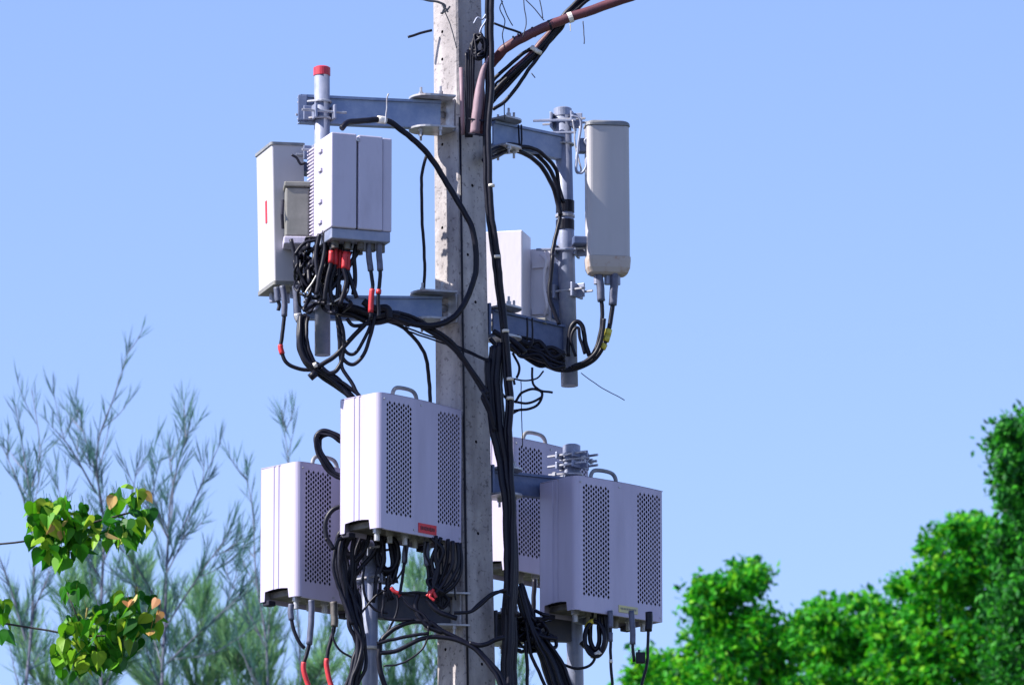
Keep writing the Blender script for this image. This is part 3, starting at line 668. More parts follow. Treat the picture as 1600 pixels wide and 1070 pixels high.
cable('thin dark wire, also standing for the shaded edge, running straight down the front corner of the pole', [pole_pt(-0.93, -1.05, zz) for zz in (A0.z - 0.40, A0.z - 0.9, A0.z - 1.4, A0.z - 1.9, A0.z - 2.4)], 0.0036, name='wire', cat='wire', group='thin loose wires')  # earth wire whose dark line also stands in for the deeply shaded chamfer
# ------------------------------------------------------------------ upper left cables
loop = fpath(('A', [(612, 475, -.35), (650, 442, -.33), (760, 430, -.26), (880, 432, -.22), (960, 478, -.2), (1080, 570, -.18), (1180, 690, -.17), (1270, 830, -.16), (1355, 980, -.16)]),
             ('B', [(1315, 100, -.16), (1342, 230, -.16), (1335, 380, -.16), (1290, 510, -.17), (1210, 610, -.19), (1100, 655, -.22), (960, 645, -.25), (840, 605, -.26)]), Y=-0.18)
cable('long black cable arching from the top left arm over the pole and back', loop, 0.0095, [('cable_tie', 0.165, 0.19, 0.0125, 'white_tie')])
mesh = cable('thin black cable hanging straight down left of the pole', fpath(('A', [(1145, 630), (1120, 700), (1107, 800), (1105, 1000)]), ('B', [(1030, 60), (1036, 240), (1045, 470)]), Y=-0.10), 0.0050)
cable('thin white-grey wire tying cable to top left arm', path('A', [(895, 270), (885, 300), (882, 380), (875, 450)], -0.27), 0.0022, name='wire', cat='wire', m='bright_zinc', group='thin loose wires')
k1 = fpath(('B', [(560, 570, -.25), (700, 590, -.25), (820, 595, -.25), (930, 615, -.23), (1060, 680, -.2), (1180, 765, -.18), (1290, 885, -.17), (1400, 1060, -.16)]), ('G', [(1405, 120, -.16), (1450, 215, -.15), (1480, 330, -.14)]), Y=-0.2)
k2 = path('B', [(560, 600, -.24), (720, 615, -.24), (850, 640, -.24), (950, 695, -.2), (1030, 785, -.17), (1066, 880, -.14), (1078, 1000, -.12), (1080, 1140, -.12)], -0.2)
bundle('black cables leaving the mid left arm and slanting down across the pole', 
       [(k1, 0.0085), (shifted(k1, 0.0, -0.006, 0.012, 0.006, 1), 0.0065), (k2, 0.006), (path('B', [(520, 540), (640, 560), (760, 600), (840, 590), (900, 600)], -.26), 0.012), (path('B', [(530, 580), (640, 600), (740, 640), (850, 625), (960, 650)], -.25), 0.010), (path('B', [(700, 520), (760, 560), (830, 560), (840, 620)], -.27), 0.012)])
for k, lab in ((0, 'upper of two thin wires crossing the pole below the mid left arm'), (1, 'lower of two thin wires crossing the pole below the mid left arm')):
    cable(lab, path('B', [(930, 670 + 18 * k), (1060, 715 + 14 * k), (1200, 765 + 14 * k), (1420, 858 + 6 * k)], -0.16), 0.0028, name='wire', cat='wire', group='thin loose wires')
# drooping loops
LO = [([(760, 600), (742, 700), (705, 815), (640, 880), (590, 862), (560, 800), (555, 700)], 0.006, 'lowest drooping black loop left of the pole under the mid left arm'),
      ([(740, 650), (695, 755), (645, 820), (600, 812), (570, 755), (545, 660)], 0.0055, 'inner drooping black loop under the mid left arm'),
      ([(745, 610), (680, 680), (590, 770), (520, 840), (450, 885), (410, 895)], 0.0075, 'black cable slanting from the red tape down to the pipe foot'),
      ([(600, 620), (640, 660), (700, 655), (740, 640)], 0.006, 'short sagging black cable just under the mid left arm'),
      ([(535, 540), (552, 700), (560, 800), (572, 900), (605, 965), (655, 1055), (700, 1120)], 0.0060, 'black cable dropping from the cabinet tangle to the front radio box'),
      ([(545, 600), (578, 700), (572, 845), (540, 910), (490, 935), (450, 905)], 0.007, 'black cable curling under the foot of the red-capped pipe')]
for p_, r_, lab in LO: cable(lab, path('B', p_, -0.27), r_)
hb = path('B', [(335, 600, -.24), (325, 700), (325, 770), (360, 860), (425, 915), (500, 965), (600, 1060), (680, 1150)], -0.26)
bundle('black cable bundle sagging past the pipe foot towards the front radio box',
       [(hb, 0.0085), (shifted(hb, 0.012, 0.01, 0.006, 0.008, 1), 0.008), (shifted(hb, 0.024, 0.0, -0.002, 0.01, 2), 0.006), (shifted(hb, -0.006, 0.014, -0.004, 0.008, 3), 0.006)],
       [([Q('B', 385, 960, -.275), Q('B', 420, 930, -.275)], 0.012, 'tape', 'black_jacket'), ([Q('B', 405, 890, -.285), Q('B', 425, 882, -.285)], 0.008, 'tape', 'white_tie')])
ga = path('B', [(225, 430), (238, 520), (240, 620), (222, 740), (222, 800), (258, 880), (335, 912), (420, 915)], -0.20)
cable('black cable below the far left antenna with a grey sleeve and red tape', ga, 0.0062, [('sleeve', 0.0, 0.27, 0.0095, 'grey_sleeve'), ('red_tape', 0.50, 0.62, 0.0085, 'red_tape')])
cable('short stub cable under the far left antenna', path('B', [(195, 440), (198, 500), (210, 540), (205, 570)], -0.19), 0.006, [('sleeve', 0.0, 0.5, 0.010, 'grey_sleeve')])
cable('thick sleeved cable from the far left antenna, second from the left', path('B', [(300, 420), (310, 500), (318, 590), (340, 660), (330, 760), (370, 860)], -0.20), 0.008, [('sleeve', 0.05, 0.42, 0.0125, 'grey_sleeve'), ('clamp', 0.42, 0.52, 0.014, 'bright_zinc')])
# taped jumpers under the double cabinet
J = [[(505, 95), (510, 200), (505, 320), (480, 430), (470, 540)], [(540, 100), (530, 220), (530, 330), (500, 450), (520, 560)], [(570, 105), (560, 230), (555, 350), (545, 460), (540, 570)],
     [(600, 110), (590, 240), (580, 350), (590, 430), (560, 560)], [(640, 115), (605, 240), (600, 360), (625, 450), (650, 520)], [(665, 120), (640, 260), (640, 400), (630, 500)],
     [(470, 130), (470, 260), (440, 380), (420, 500)], [(440, 150), (420, 260), (430, 400), (460, 520)], [(690, 130), (660, 250), (610, 330), (560, 400), (500, 480)]]
JP = [(path('B', [(x, y - 20) for x, y in p_], -0.38 + 0.012 * (i % 3)), 0.0070) for i, p_ in enumerate(J)]
RT = []
for i in (1, 2, 3, 4):
    RT.append((cut(JP[i][0], 0.30, 0.50), 0.0088, 'red_tape', 'red_tape'))
RT.append((cut(JP[0][0], 0.36, 0.5), 0.0088, 'red_tape', 'red_tape'))
bundle('bunch of black jumper cables with red tape under the white double cabinet', JP, RT)
for i, (p_, lab) in enumerate((([(722, 110), (724, 220), (732, 330), (742, 420), (738, 500), (730, 620)], 'black cable with long grey sleeve under the double cabinet, left of the outermost'),
                ([(785, 95), (787, 220), (788, 330), (784, 430), (778, 520), (776, 610)], 'outermost right sleeved cable under the white double cabinet'))):
    cable(lab, path('B', p_, -0.37), 0.0060, [('sleeve', 0.02, 0.42, 0.0095, 'grey_sleeve')] + ([('red_tape', 0.70, 0.95, 0.0085, 'red_tape')] if i == 0 else [('red_tape', 0.66, 0.72, 0.0085, 'red_tape')]))
rnd = random.Random(11)
TG = []
for k in range(24):
    cx, cy = rnd.uniform(350, 560), rnd.uniform(200, 520); pts = []
    a = rnd.uniform(0, 6); 
    for j in range(7):
        a += rnd.uniform(0.4, 1.3); rr = rnd.uniform(45, 120)
        pts.append((min(max(cx + math.cos(a) * rr * 0.8, 300), 620), min(max(cy + math.sin(a) * rr, 150), 590), -0.30 + rnd.uniform(-0.05, 0.08)))
    TG.append((path('B', pts, -0.3), rnd.choice((0.004, 0.006, 0.0075))))
TG += [(path('B', [(275, 160), (305, 290), (335, 390), (350, 470)], -.3), 0.0065), (path('B', [(300, 250), (340, 190), (400, 165), (460, 160)], -.33), 0.005), (path('B', [(310, 230), (320, 330), (360, 420), (420, 470)], -.32), 0.005)]
bundle('dense knot of black cables between the far left antenna and the pipe', TG,
       [(path('B', [(460, 290), (420, 370), (380, 430), (355, 470)], -.37), 0.0025, 'cable_tie', 'white_tie'), (path('B', [(600, 450), (560, 500), (500, 540)], -.37), 0.0025, 'cable_tie', 'white_tie')])
# grey pipe fittings inside the knot
# ------------------------------------------------------------------ upper right cables
a1 = fpath(('D', [(160, 400, -.08), (230, 352, 0.0), (340, 325, .1), (450, 358, .18), (555, 435, .22), (625, 545, .24), (655, 680, .25), (668, 790, .25), (645, 900, .24), (612, 1060, .22)]), ('E', [(512, 150, .2), (500, 260, .2), (495, 360, .2), (520, 450, .2), (548, 525, .2)]), Y=0.2)
a2 = path('D', [(160, 440, -.08), (230, 402, 0.0), (340, 362, .1), (450, 400, .16), (545, 480, .2), (610, 590, .22), (645, 700, .24), (672, 800, .24)], 0.2)
a3 = path('D', [(150, 430, -.08), (230, 370, 0.0), (350, 340, .1), (480, 350, .16), (570, 410, .2), (640, 500, .24), (660, 620, .25), (690, 720, .25)], 0.2)
bundle('arc of black cables under the top right arm turning down the right pipe', [(a1, 0.0068), (a2, 0.0075), (a3, 0.0065)],
       [([Q('D', 405, 195, .12), Q('D', 408, 290, .10), Q('D', 400, 375, .08)], 0.0028, 'cable_tie', 'black_jacket'), ([Q('D', 385, 195, .12), Q('D', 390, 290, .10), Q('D', 395, 375, .08)], 0.0028, 'cable_tie', 'black_jacket')])
s1 = path('E', [(762, 170), (768, 270), (776, 380), (786, 480), (778, 580), (740, 680), (680, 740), (600, 770)], 0.235)
s2 = path('E', [(862, 170), (852, 280), (845, 400), (835, 500), (808, 620), (748, 710), (665, 762), (560, 775), (460, 745), (350, 690), (270, 645)], 0.235)
s3 = path('E', [(800, 490), (795, 560), (768, 650), (710, 720), (620, 760)], 0.22)
cable('left of two grey-sleeved cables hanging from the long right antenna', s1, 0.0065, [('sleeve', 0.0, 0.30, 0.0125, 'grey_sleeve')])
cable('right grey-sleeved cable of the long antenna, with yellow tape, sweeping left', s2, 0.0075, [('sleeve', 0.0, 0.22, 0.0130, 'grey_sleeve'), ('yellow_tape', 0.345, 0.365, 0.0115, 'yellow_tape'), ('yellow_tape', 0.385, 0.405, 0.0115, 'yellow_tape'), ('yellow_tape', 0.425, 0.44, 0.0115, 'yellow_tape')])
cable('short black cable tucked between the two sleeved antenna cables', s3, 0.0065)
cable('upright black hairpin loop right of the pipe, above its foot', path('E', [(598, 700), (605, 600), (618, 530), (650, 508), (680, 545), (695, 630), (712, 700)], 0.25), 0.0075)
cable('thinner inner hairpin loop right of the pipe foot', path('E', [(640, 700), (615, 610), (630, 550), (655, 545), (665, 600), (690, 690)], 0.24), 0.005)
TG = []
rnd = random.Random(5)
for k in range(18):
    y0 = rnd.uniform(560, 640); 
    pts = [(280 + rnd.uniform(-20, 40), y0 + 20), (350 + rnd.uniform(-20, 20), y0 + rnd.uniform(20, 70)), (440, y0 + rnd.uniform(50, 120)), (510, y0 + rnd.uniform(80, 140)), (580, y0 + rnd.uniform(110, 150))]
    TG.append((path('E', pts, 0.12 + rnd.uniform(-0.04, 0.08)), rnd.choice((0.005, 0.007, 0.008))))
TG += [(path('E', [(180, 560), (230, 590), (300, 620), (360, 680)], -.02), 0.009), (path('E', [(160, 600), (200, 640), (280, 640), (330, 690)], -.02), 0.007), (path('E', [(290, 680), (330, 760), (310, 820)], 0.0), 0.004)]
bundle('dense black cable bundle slung below the mid right arm', TG, [(path('E', [(398, 490), (400, 620), (380, 660)], .05), 0.003, 'cable_tie', 'black_jacket'), (path('E', [(368, 490), (370, 620)], .05), 0.003, 'cable_tie', 'black_jacket')])
W = [([(300, 960), (340, 905), (400, 885), (455, 905), (435, 965), (385, 990), (320, 1000), (270, 1030)], 0.0042, 'wiry black ring right of the thick cables below the mid right arm'),
     ([(400, 760), (403, 850), (440, 890), (512, 906)], 0.0038, 'short bent black wire ending in a curl below the mid right arm'),
     ([(465, 780), (420, 825), (350, 835), (270, 820)], 0.0028, 'thin wire from the dense bundle back to the thick cables'),
     ([(220, 780), (250, 815), (290, 830), (300, 860)], 0.004, 'little black wire crossing between the two thick cable runs'),
     ([(220, 905), (260, 940), (330, 960), (400, 955), (450, 930)], 0.004, 'black wire passing across the thick run towards the wiry ring'),
     ([(220, 1030), (260, 1010), (320, 1000)], 0.004, 'lowest little black wire beside the wiry ring'),
     ([(335, 840), (337, 960), (338, 1090), (340, 1200)], 0.0015, 'fine vertical wire right of the thick cables'),
     ([(670, 795), (790, 875), (912, 946)], 0.0014, 'fine straight wire end sticking out right of the pipe foot')]
for p_, r_, lab in W: cable(lab, path('E', p_, 0.0), r_, name='wire', cat='wire', group='thin loose wires')

# ------------------------------------------------------------------ lower left cables
co = path('G', [(600, 400), (540, 378), (480, 345), (415, 330), (372, 370), (380, 440), (425, 530), (480, 590), (550, 612), (620, 620)], -0.22)
bundle('thick black cable loop sticking out left of the front radio box', [(co, 0.0085), (shifted(co, 0.010, 0.012, -0.006, 0.006, 2), 0.0075), (shifted(co, -0.004, -0.01, -0.010, 0.006, 4), 0.005)])
cable('black ring of cable in front of the left radio box perforations', fpath(('G', [(580, 790), (520, 795), (465, 830), (437, 900), (440, 1000)]), ('H', [(460, 130), (500, 200)]), Y=-0.24), 0.0075)
dg_ = path('H', [(590, 60), (555, 130), (535, 260), (555, 400), (600, 560), (640, 700), (655, 830), (640, 950), (600, 1090), (590, 1200)], -0.20)
bundle('thick black cable bundle running down beside the lower left pipe',
       [(dg_, 0.0085), (shifted(dg_, 0.013, 0.006, 0, 0.012, 1), 0.008), (shifted(dg_, -0.011, 0.006, 0, 0.012, 2), 0.0075), (shifted(dg_, 0.004, -0.012, 0, 0.014, 3), 0.006), (shifted(dg_, 0.022, 0.012, 0, 0.014, 4), 0.006),
        (path('H', [(560, 120), (520, 160), (495, 300), (520, 420), (570, 540), (620, 680)], -.22), 0.0055), (path('H', [(800, 800), (800, 900), (815, 1000), (840, 1100)], -.14), 0.0085)])
for nm_, cx, cy, rx, ry, n, lab in (('coil', 850, 235, 62, 105, 5, 'upright black cable coil under the front radio box'), ('coil', 615, 170, 50, 70, 5, 'dark cable coil left of the lower left pipe top')):
    pts = []; rnd = random.Random(cx)
    for k in range(n * 12):
        a = k / 12 * 2 * math.pi; jr = 1 + 0.16 * math.sin(k * 0.37) + rnd.uniform(-.04, .04)
        pts.append((cx + math.cos(a) * rx * jr, cy + math.sin(a) * ry * jr, -0.13 + 0.02 * math.sin(k * 0.21)))
    cable(lab, smooth_pts([Q('H', *p_) for p_ in pts], 3), 0.0075, name='cable_coil')
V = [([(965, 130), (958, 220), (950, 300), (942, 380), (930, 465), (912, 520)], 0.0048, 'slim cable hanging centrally under the front radio box, red at its foot', [('sleeve', 0.0, 0.36, 0.009, 'grey_sleeve'), ('red_tape', 0.85, 0.95, 0.007, 'red_tape')]),
     ([(1085, 150), (1092, 240), (1105, 330), (1115, 440), (1120, 500)], 0.0062, 'grey-sleeved cable under the front radio box, right of the slim one', [('sleeve', 0.0, 0.42, 0.010, 'grey_sleeve'), ('red_tape', 0.88, 1.0, 0.008, 'red_tape')]),
     ([(230, 545), (228, 610), (240, 700), (270, 780), (310, 830)], 0.0058, 'left cable below the lower left radio box', [('sleeve', 0.0, 0.35, 0.0095, 'grey_sleeve')]),
     ([(358, 520), (358, 600), (352, 720), (328, 860), (308, 930), (318, 1010), (350, 1100)], 0.0064, 'middle cable below the lower left radio box, ending in red tape', [('sleeve', 0.0, 0.42, 0.0098, 'grey_sleeve'), ('red_tape', 0.66, 1.0, 0.008, 'red_tape')]),
     ([(492, 530), (496, 620), (500, 690), (478, 800), (458, 910), (465, 1000), (490, 1100)], 0.0064, 'right cable below the lower left radio box, ending in red tape', [('sleeve', 0.0, 0.34, 0.0115, 'underside'), ('red_tape', 0.66, 1.0, 0.008, 'red_tape')])]
for p_, r_, lab, ex in V: cable(lab, path('H', p_, -0.16), r_, ex)
BR = [[(1160, 110), (1150, 230), (1170, 330), (1140, 440), (1120, 490)], [(1190, 120), (1130, 250), (1150, 380), (1170, 470)], [(1235, 130), (1228, 260), (1190, 390), (1130, 480)], [(1265, 140), (1260, 290), (1215, 400), (1150, 490)],
      [(1295, 150), (1296, 300), (1255, 400), (1175, 485)], [(1310, 155), (1315, 330), (1270, 430), (1180, 495)], [(1120, 120), (1200, 200), (1170, 300), (1140, 420), (1200, 480)], [(1140, 380), (1100, 400), (1130, 450), (1180, 430)]]
BP = [(path('H', p_, -0.20 + 0.01 * (i % 3)), 0.006) for i, p_ in enumerate(BR)]
bundle('bunch of black jumper cables between the front radio box and the bottom left arm', BP,
       [(path('H', [(1100, 500), (1130, 470), (1160, 510)], -.22), 0.005, 'red_tape', 'red_tape'), (path('H', [(1140, 455), (1120, 500), (1150, 530)], -.225), 0.0045, 'red_tape', 'red_tape')])
cable('red taped wire along the bottom left arm', path('H', [(870, 440), (900, 470), (960, 480), (1040, 475), (1130, 490)], -0.20), 0.0045, [('red_tape', 0.05, 0.35, 0.006, 'red_tape')])
L = [([(800, 790), (860, 730), (970, 672), (1100, 660), (1190, 715), (1310, 775), (1430, 850), (1560, 990), (1600, 1100)], 0.0075, 'upper of two heavy cables arching across the bottom of the pole'),
     ([(805, 858), (900, 850), (1000, 805), (1100, 765), (1240, 765), (1370, 815), (1460, 890), (1540, 1000), (1580, 1100)], 0.0070, 'lower of two heavy cables arching across the bottom of the pole'),
     ([(780, 800), (880, 775), (1000, 755), (1110, 735)], 0.0055, 'nearly level black cable between lower left pipe and pole'),
     ([(1270, 605), (1370, 603), (1440, 560), (1500, 505), (1570, 468), (1620, 462)], 0.0055, 'black cable curving up across the pole from the bottom left arm'),
     ([(1370, 800), (1450, 815), (1540, 780), (1600, 760)], 0.0075, 'short black cable hooking round the pole right edge near the bottom'),
     ([(820, 947), (940, 930), (1050, 865), (1105, 780), (1110, 690)], 0.0030, 'thin wire drooping left of the pole below the bottom left arm'),
     ([(485, 700), (500, 780), (545, 850), (630, 905)], 0.0035, 'thin cable swinging from the left radio box to the cable tie'),
     ([(695, 300), (692, 420), (715, 520), (770, 585), (850, 610)], 0.0040, 'black cable looping over the lower left pipe front'),
     ([(670, 610), (740, 530), (800, 475), (840, 460)], 0.0035, 'thin cable slanting up over the lower left pipe'),
     ([(800, 800), (850, 720), (900, 620), (915, 540), (905, 470)], 0.0035, 'thin cable climbing from the cable tie to the bottom left arm'),
     ([(930, 500), (1000, 570), (1080, 620), (1130, 690)], 0.0050, 'black cable lying diagonally on the bottom left arm'),
     ([(830, 470), (820, 560), (830, 640), (1020, 650)], 0.0038, 'thin black cable framing the bottom left arm outer end'),
     ([(1045, 480), (1030, 560), (1060, 640), (1120, 700), (1200, 730)], 0.008, 'thick black cable over the clamp of the bottom left arm'),
     ([(1100, 520), (1160, 590), (1230, 620), (1290, 640)], 0.008, 'thick black cable hiding in front of the bottom left clamp')]
for i, (p_, r_, lab) in enumerate(L): cable(lab, path('H', p_, -0.19 - 0.004 * (i % 3)), r_)

TG = []
rnd = random.Random(31)
for k in range(9):
    x0 = rnd.uniform(800, 1250); x1 = min(1290, max(790, x0 + rnd.uniform(-160, 160))); ym = rnd.uniform(260, 520)
    TG.append((path('H', [(x0, 110 + 0.12 * (x0 - 800)), (x0 + rnd.uniform(-30, 30), ym * 0.6 + 60), ((x0 + x1) / 2 + rnd.uniform(-40, 40), ym + 60), (x1, ym + rnd.uniform(-60, 20)), (x1 + rnd.uniform(-60, 60), 500 + rnd.uniform(-20, 60))], -0.15 + rnd.uniform(-.03, .05)), rnd.choice((0.003, 0.0042, 0.0055))))
TG += [(path('H', [(860, 150), (880, 300), (850, 420), (880, 520)], -.14), 0.008), (path('H', [(905, 160), (915, 260), (890, 380), (830, 460)], -.14), 0.0065)]
bundle('loose criss-crossing black cables between the front radio box and the bottom left arm', TG)
TG = []
for k in range(7):
    x0 = rnd.uniform(600, 760)
    TG.append((path('H', [(x0, 90), (x0 + rnd.uniform(-60, 30), 200), (600 + rnd.uniform(-30, 50), 330 + rnd.uniform(-60, 60)), (620 + rnd.uniform(-20, 60), 520), (660, 690 + rnd.uniform(-30, 30))], -0.17 + rnd.uniform(-.02, .04)), rnd.choice((0.0042, 0.006, 0.007))))
bundle('black cables crowding the top of the lower left pipe behind the thick bundle', TG)

# ------------------------------------------------------------------ lower right cables
TG = []
rnd = random.Random(21)
for k in range(15):
    o = k * 15.5
    TG.append((path('J', [(320 + o * 0.25, 330 + rnd.uniform(-30, 30)), (380 + o * 0.3, 500 + rnd.uniform(-20, 20)), (430 + o * 0.25, 640), (470 + o * 0.4, 780 - o * 0.2), (520 + o * 0.7, 900), (590 + o * 0.75, 1090), (620 + o * .8, 1180)], -0.02 + rnd.uniform(-0.05, 0.08)), rnd.choice((0.005, 0.006, 0.0075))))
for k in range(18):
    cx, cy = rnd.uniform(330, 560), rnd.uniform(560, 780); a = rnd.uniform(0, 6); pts = []
    for j in range(6):
        a += rnd.uniform(0.5, 1.3); rr = rnd.uniform(40, 110); pts.append((cx + math.cos(a) * rr, cy + math.sin(a) * rr * 0.9, rnd.uniform(-0.04, 0.06)))
    TG.append((path('J', pts, 0), rnd.choice((0.0035, 0.005, 0.006))))
TG += [(path('J', [(400, 560), (425, 820), (500, 980), (560, 1100)], -.05), 0.0055), (path('J', [(390, 740), (400, 900), (412, 1100)], -.05), 0.0055), (path('J', [(330, 400), (370, 520), (440, 640), (520, 700), (640, 720)], -.04), 0.006)]
bundle('tangle of black cables fanning down from the thick run at bottom right', TG)
cable('flat dark strip hanging under the rear radio box', path('J', [(462, 270), (458, 430), (455, 590)], 0.2), 0.0075)
cable('thin dark cable hanging left of the yellow-labelled radio', path('J', [(572, 250), (575, 400), (570, 590)], 0.2), 0.0036)
cable('black cable crossing the pole to the thick run near the bottom', path('J', [(-10, 505), (70, 430), (150, 372), (230, 365), (280, 400)], -0.18), 0.0050)
pts = []
for k in range(40):
    a = k / 12 * 2 * math.pi; jr = 1 + 0.15 * math.sin(k * 0.5); pts.append((925 + math.cos(a) * 75 * jr, 700 + math.sin(a) * 130 * jr, 0.12 + 0.02 * math.sin(k * .3)))
cable('upright cable coil with pale ties under the yellow-labelled radio', smooth_pts([Q('J', *p_) for p_ in pts], 3), 0.0065, [('yellow_tape', 0.80, 0.84, 0.009, 'yellow_tape'), ('white_tie', 0.70, 0.71, 0.010, 'white_tie'), ('white_tie', 0.98, 1.0, 0.009, 'white_tie')], name='cable_coil')
cable('tight black cable hairpin inside the coil below the yellow-labelled radio', path('J', [(900, 520), (885, 620), (890, 740), (930, 800), (960, 740), (955, 620), (960, 520)], 0.13), 0.0075)
cable('heavy black cable bending down right beside the coil under the yellow-labelled radio', path('J', [(1000, 520), (1010, 640), (1000, 760), (960, 830), (920, 840), (870, 790), (820, 740)], 0.13), 0.0095)
cable('black cable sagging from the tangle over the lower right pipe to the coil', path('J', [(600, 860), (670, 908), (760, 940), (850, 932), (905, 890), (930, 840)], 0.12), 0.0045)
V = [([(1040, 500), (1040, 620), (1045, 740), (1045, 900), (1048, 1100)], 'straight cable with a grey sleeve, leftmost below the yellow-labelled radio', [('sleeve', 0.0, 0.28, 0.0085, 'grey_sleeve'), ('sleeve', 0.38, 0.50, 0.007, 'grey_sleeve'), ('white_tie', 0.72, 0.75, 0.006, 'white_tie')]),
     ([(1195, 500), (1200, 620), (1208, 760), (1215, 895)], 'middle sleeved cable hanging below the yellow-labelled radio', [('sleeve', 0.0, 0.66, 0.009, 'grey_sleeve')]),
     ([(1325, 510), (1326, 620), (1324, 760), (1318, 880), (1290, 1000), (1260, 1120)], 'rightmost cable with black boot below the yellow-labelled radio', [('boot', 0.0, 0.26, 0.0115, 'black_jacket')])]
for p_, lab, ex in V: cable(lab, path('J', p_, 0.10), 0.0048, ex)
t = thing('cable_plug', 'small black plug block hanging between two cables at lower right', 'plug', Q('J', 1270, 900, .1))
mesh_obj('block', MB().box(Q('J', 1268, 862, .1), (0.030, 0.022, 0.034)), 'black_jacket', t, True, bevel=0.003)
mesh_obj('pin', MB().tube([Q('J', 1255, 830, .1), Q('J', 1258, 800, .1)], 0.004, 6), 'grey_sleeve', t, True)

# ------------------------------------------------------------------ trees
def leafquad(b, c, s, rnd, up=0.5):
    """one folded leaf, two faces sharing the midrib"""
    d = Vector((rnd.gauss(0, 1), rnd.gauss(0, 1), rnd.gauss(0, 1) - up)).normalized()
    u = d.cross(Vector((rnd.gauss(0, 1), rnd.gauss(0, 1), rnd.gauss(0, 1) + 1))).normalized(); n = d.cross(u)
    a = c; e = c + d * s; m = c + d * s * 0.45
    b.add([a, m + u * s * 0.30 + n * s * 0.08, e, m - u * s * 0.30 + n * s * 0.08], [(0, 1, 2), (0, 2, 3)])
def bushy_tree(label, blobs, Y, leaf, m, seed, trunk_px, body, group='leafy green trees at lower right', lf=1.0):
    """blobs in picture px at distance Y: (px, py, radius px); body: coarse lower crown (centre z offset, radius m)"""
    rnd = random.Random(seed); sc = FPX / ((Y + 25) / math.cos(PITCH))
    base = P(trunk_px, 1070, Y); root = Vector((base.x, Y, 0))
    t = thing('leafy_tree', label, 'tree', root, 0, group)
    wood = MB(); wood.tube(smooth_pts([root, root + Vector((0.1, 0, base.z * 0.35)), root + Vector((-0.05, 0, base.z * 0.7)), Vector((base.x, Y, base.z - 1.2))], 5), [0.22 - 0.009 * k for k in range(16)], 10)
    mesh_obj('trunk', wood, 'bark', t, True, smooth=True)
    wood = MB(); lv = MB(); fork = Vector((base.x, Y + 0.3, base.z - 1.6))
    more = []
    for px, py, rp in blobs:
        for k in range(4 if rp < 70 else 2):
            a = rnd.uniform(-0.5, 3.64); more.append((px + math.cos(a) * rp * 0.95, py - math.sin(a) * rp * 0.95, max(7, rp * rnd.uniform(0.22, 0.4))))
    for px, py, rp in [(x, y, q * 0.88) for x, y, q in blobs] + more:
        rad = rp / sc; c = P(px, py, Y + rnd.uniform(-0.5, 0.5)); 
        midp = (fork + c) / 2 + Vector((rnd.uniform(-.04, .04), rnd.uniform(-.2, .2), -0.1))
        if rp > 25 and rnd.random() < 0.6: wood.tube(smooth_pts([fork, midp + Vector((0, 0.25, 0)), c + Vector((0, 0.12, -rad * 0.7)), c + Vector((rnd.uniform(-.3, .3) * rad, 0.05, -rad * 0.3))], 4), [0.007 * (1 - k / 14) + 0.002 for k in range(13)], 6)
        nspr = int(7 + (rad / 0.035) ** 2 * 1.25)
        for k in range(nspr):
            d = Vector((rnd.gauss(0, 1), rnd.gauss(0, 1), rnd.gauss(0, 1))).normalized()
            q = d * rad * (rnd.random() ** 0.35) * (0.88 + 0.85 * noise.noise(d * 3.1 + Vector((seed, px * .1, 0))))
            q.z *= 1.0; q += c; sr = rnd.uniform(0.045, 0.085)
            if rnd.random() < 0.3: wood.tube([c + (q - c) * 0.4, q], 0.004, 4, cap=False)
            for j in range(int(rnd.uniform(12, 22) * lf)):
                leafquad(lv, q + Vector((rnd.gauss(0, 1), rnd.gauss(0, 1), rnd.gauss(0, 1) * 0.6)) * sr * 0.62, leaf * rnd.uniform(0.85, 1.75), rnd)
    for zo, xo, rad in body:      # the rest of the crown, below the frame
        c = Vector((base.x + xo, Y, base.z + zo))
        wood.tube([root + Vector((0, 0, base.z * 0.6)), c - Vector((0, 0, 0.4))], 0.04, 6)
        for k in range(int(rad * rad * 420)):
            d = Vector((rnd.gauss(0, 1), rnd.gauss(0, 1), rnd.gauss(0, 1))).normalized() * rad * (rnd.random() ** 0.4)
            q = c + d
            for j in range(7): leafquad(lv, q + Vector((rnd.gauss(0, 1), rnd.gauss(0, 1), rnd.gauss(0, 1))) * 0.13, leaf * 2.2, rnd)
    mesh_obj('branches', wood, 'bark', t, True)
    mesh_obj('crown', lv, m, t, True)
    return t
bushy_tree('bright green tree nearest the radio boxes with a thin spire top', [(1152, 918, 22), (1172, 898, 13), (1112, 925, 12), (1120, 945, 34), (1160, 965, 40), (1190, 1000, 42), (1100, 1010, 46), (1140, 1040, 60), (1050, 1050, 46), (1020, 1065, 30), (1190, 1055, 60), (1218, 1025, 38), (1090, 1075, 60), (1160, 1100, 80)],
           19, 0.036, 'bush_leaf', 4, 1130, [(-1.2, 0, 1.0), (-2.4, 0.3, 1.4), (-3.6, -0.2, 1.3)])
bushy_tree('low rounded bright green tree, middle of the right-hand row', [(1270, 975, 26), (1310, 985, 42), (1350, 975, 38), (1285, 1020, 48), (1350, 1020, 60), (1395, 1000, 40), (1260, 1060, 50), (1320, 1070, 60), (1390, 1060, 60), (1340, 1110, 80)],
           21, 0.038, 'bush_leaf', 9, 1320, [(-1.3, 0, 1.1), (-2.6, -0.3, 1.4)])
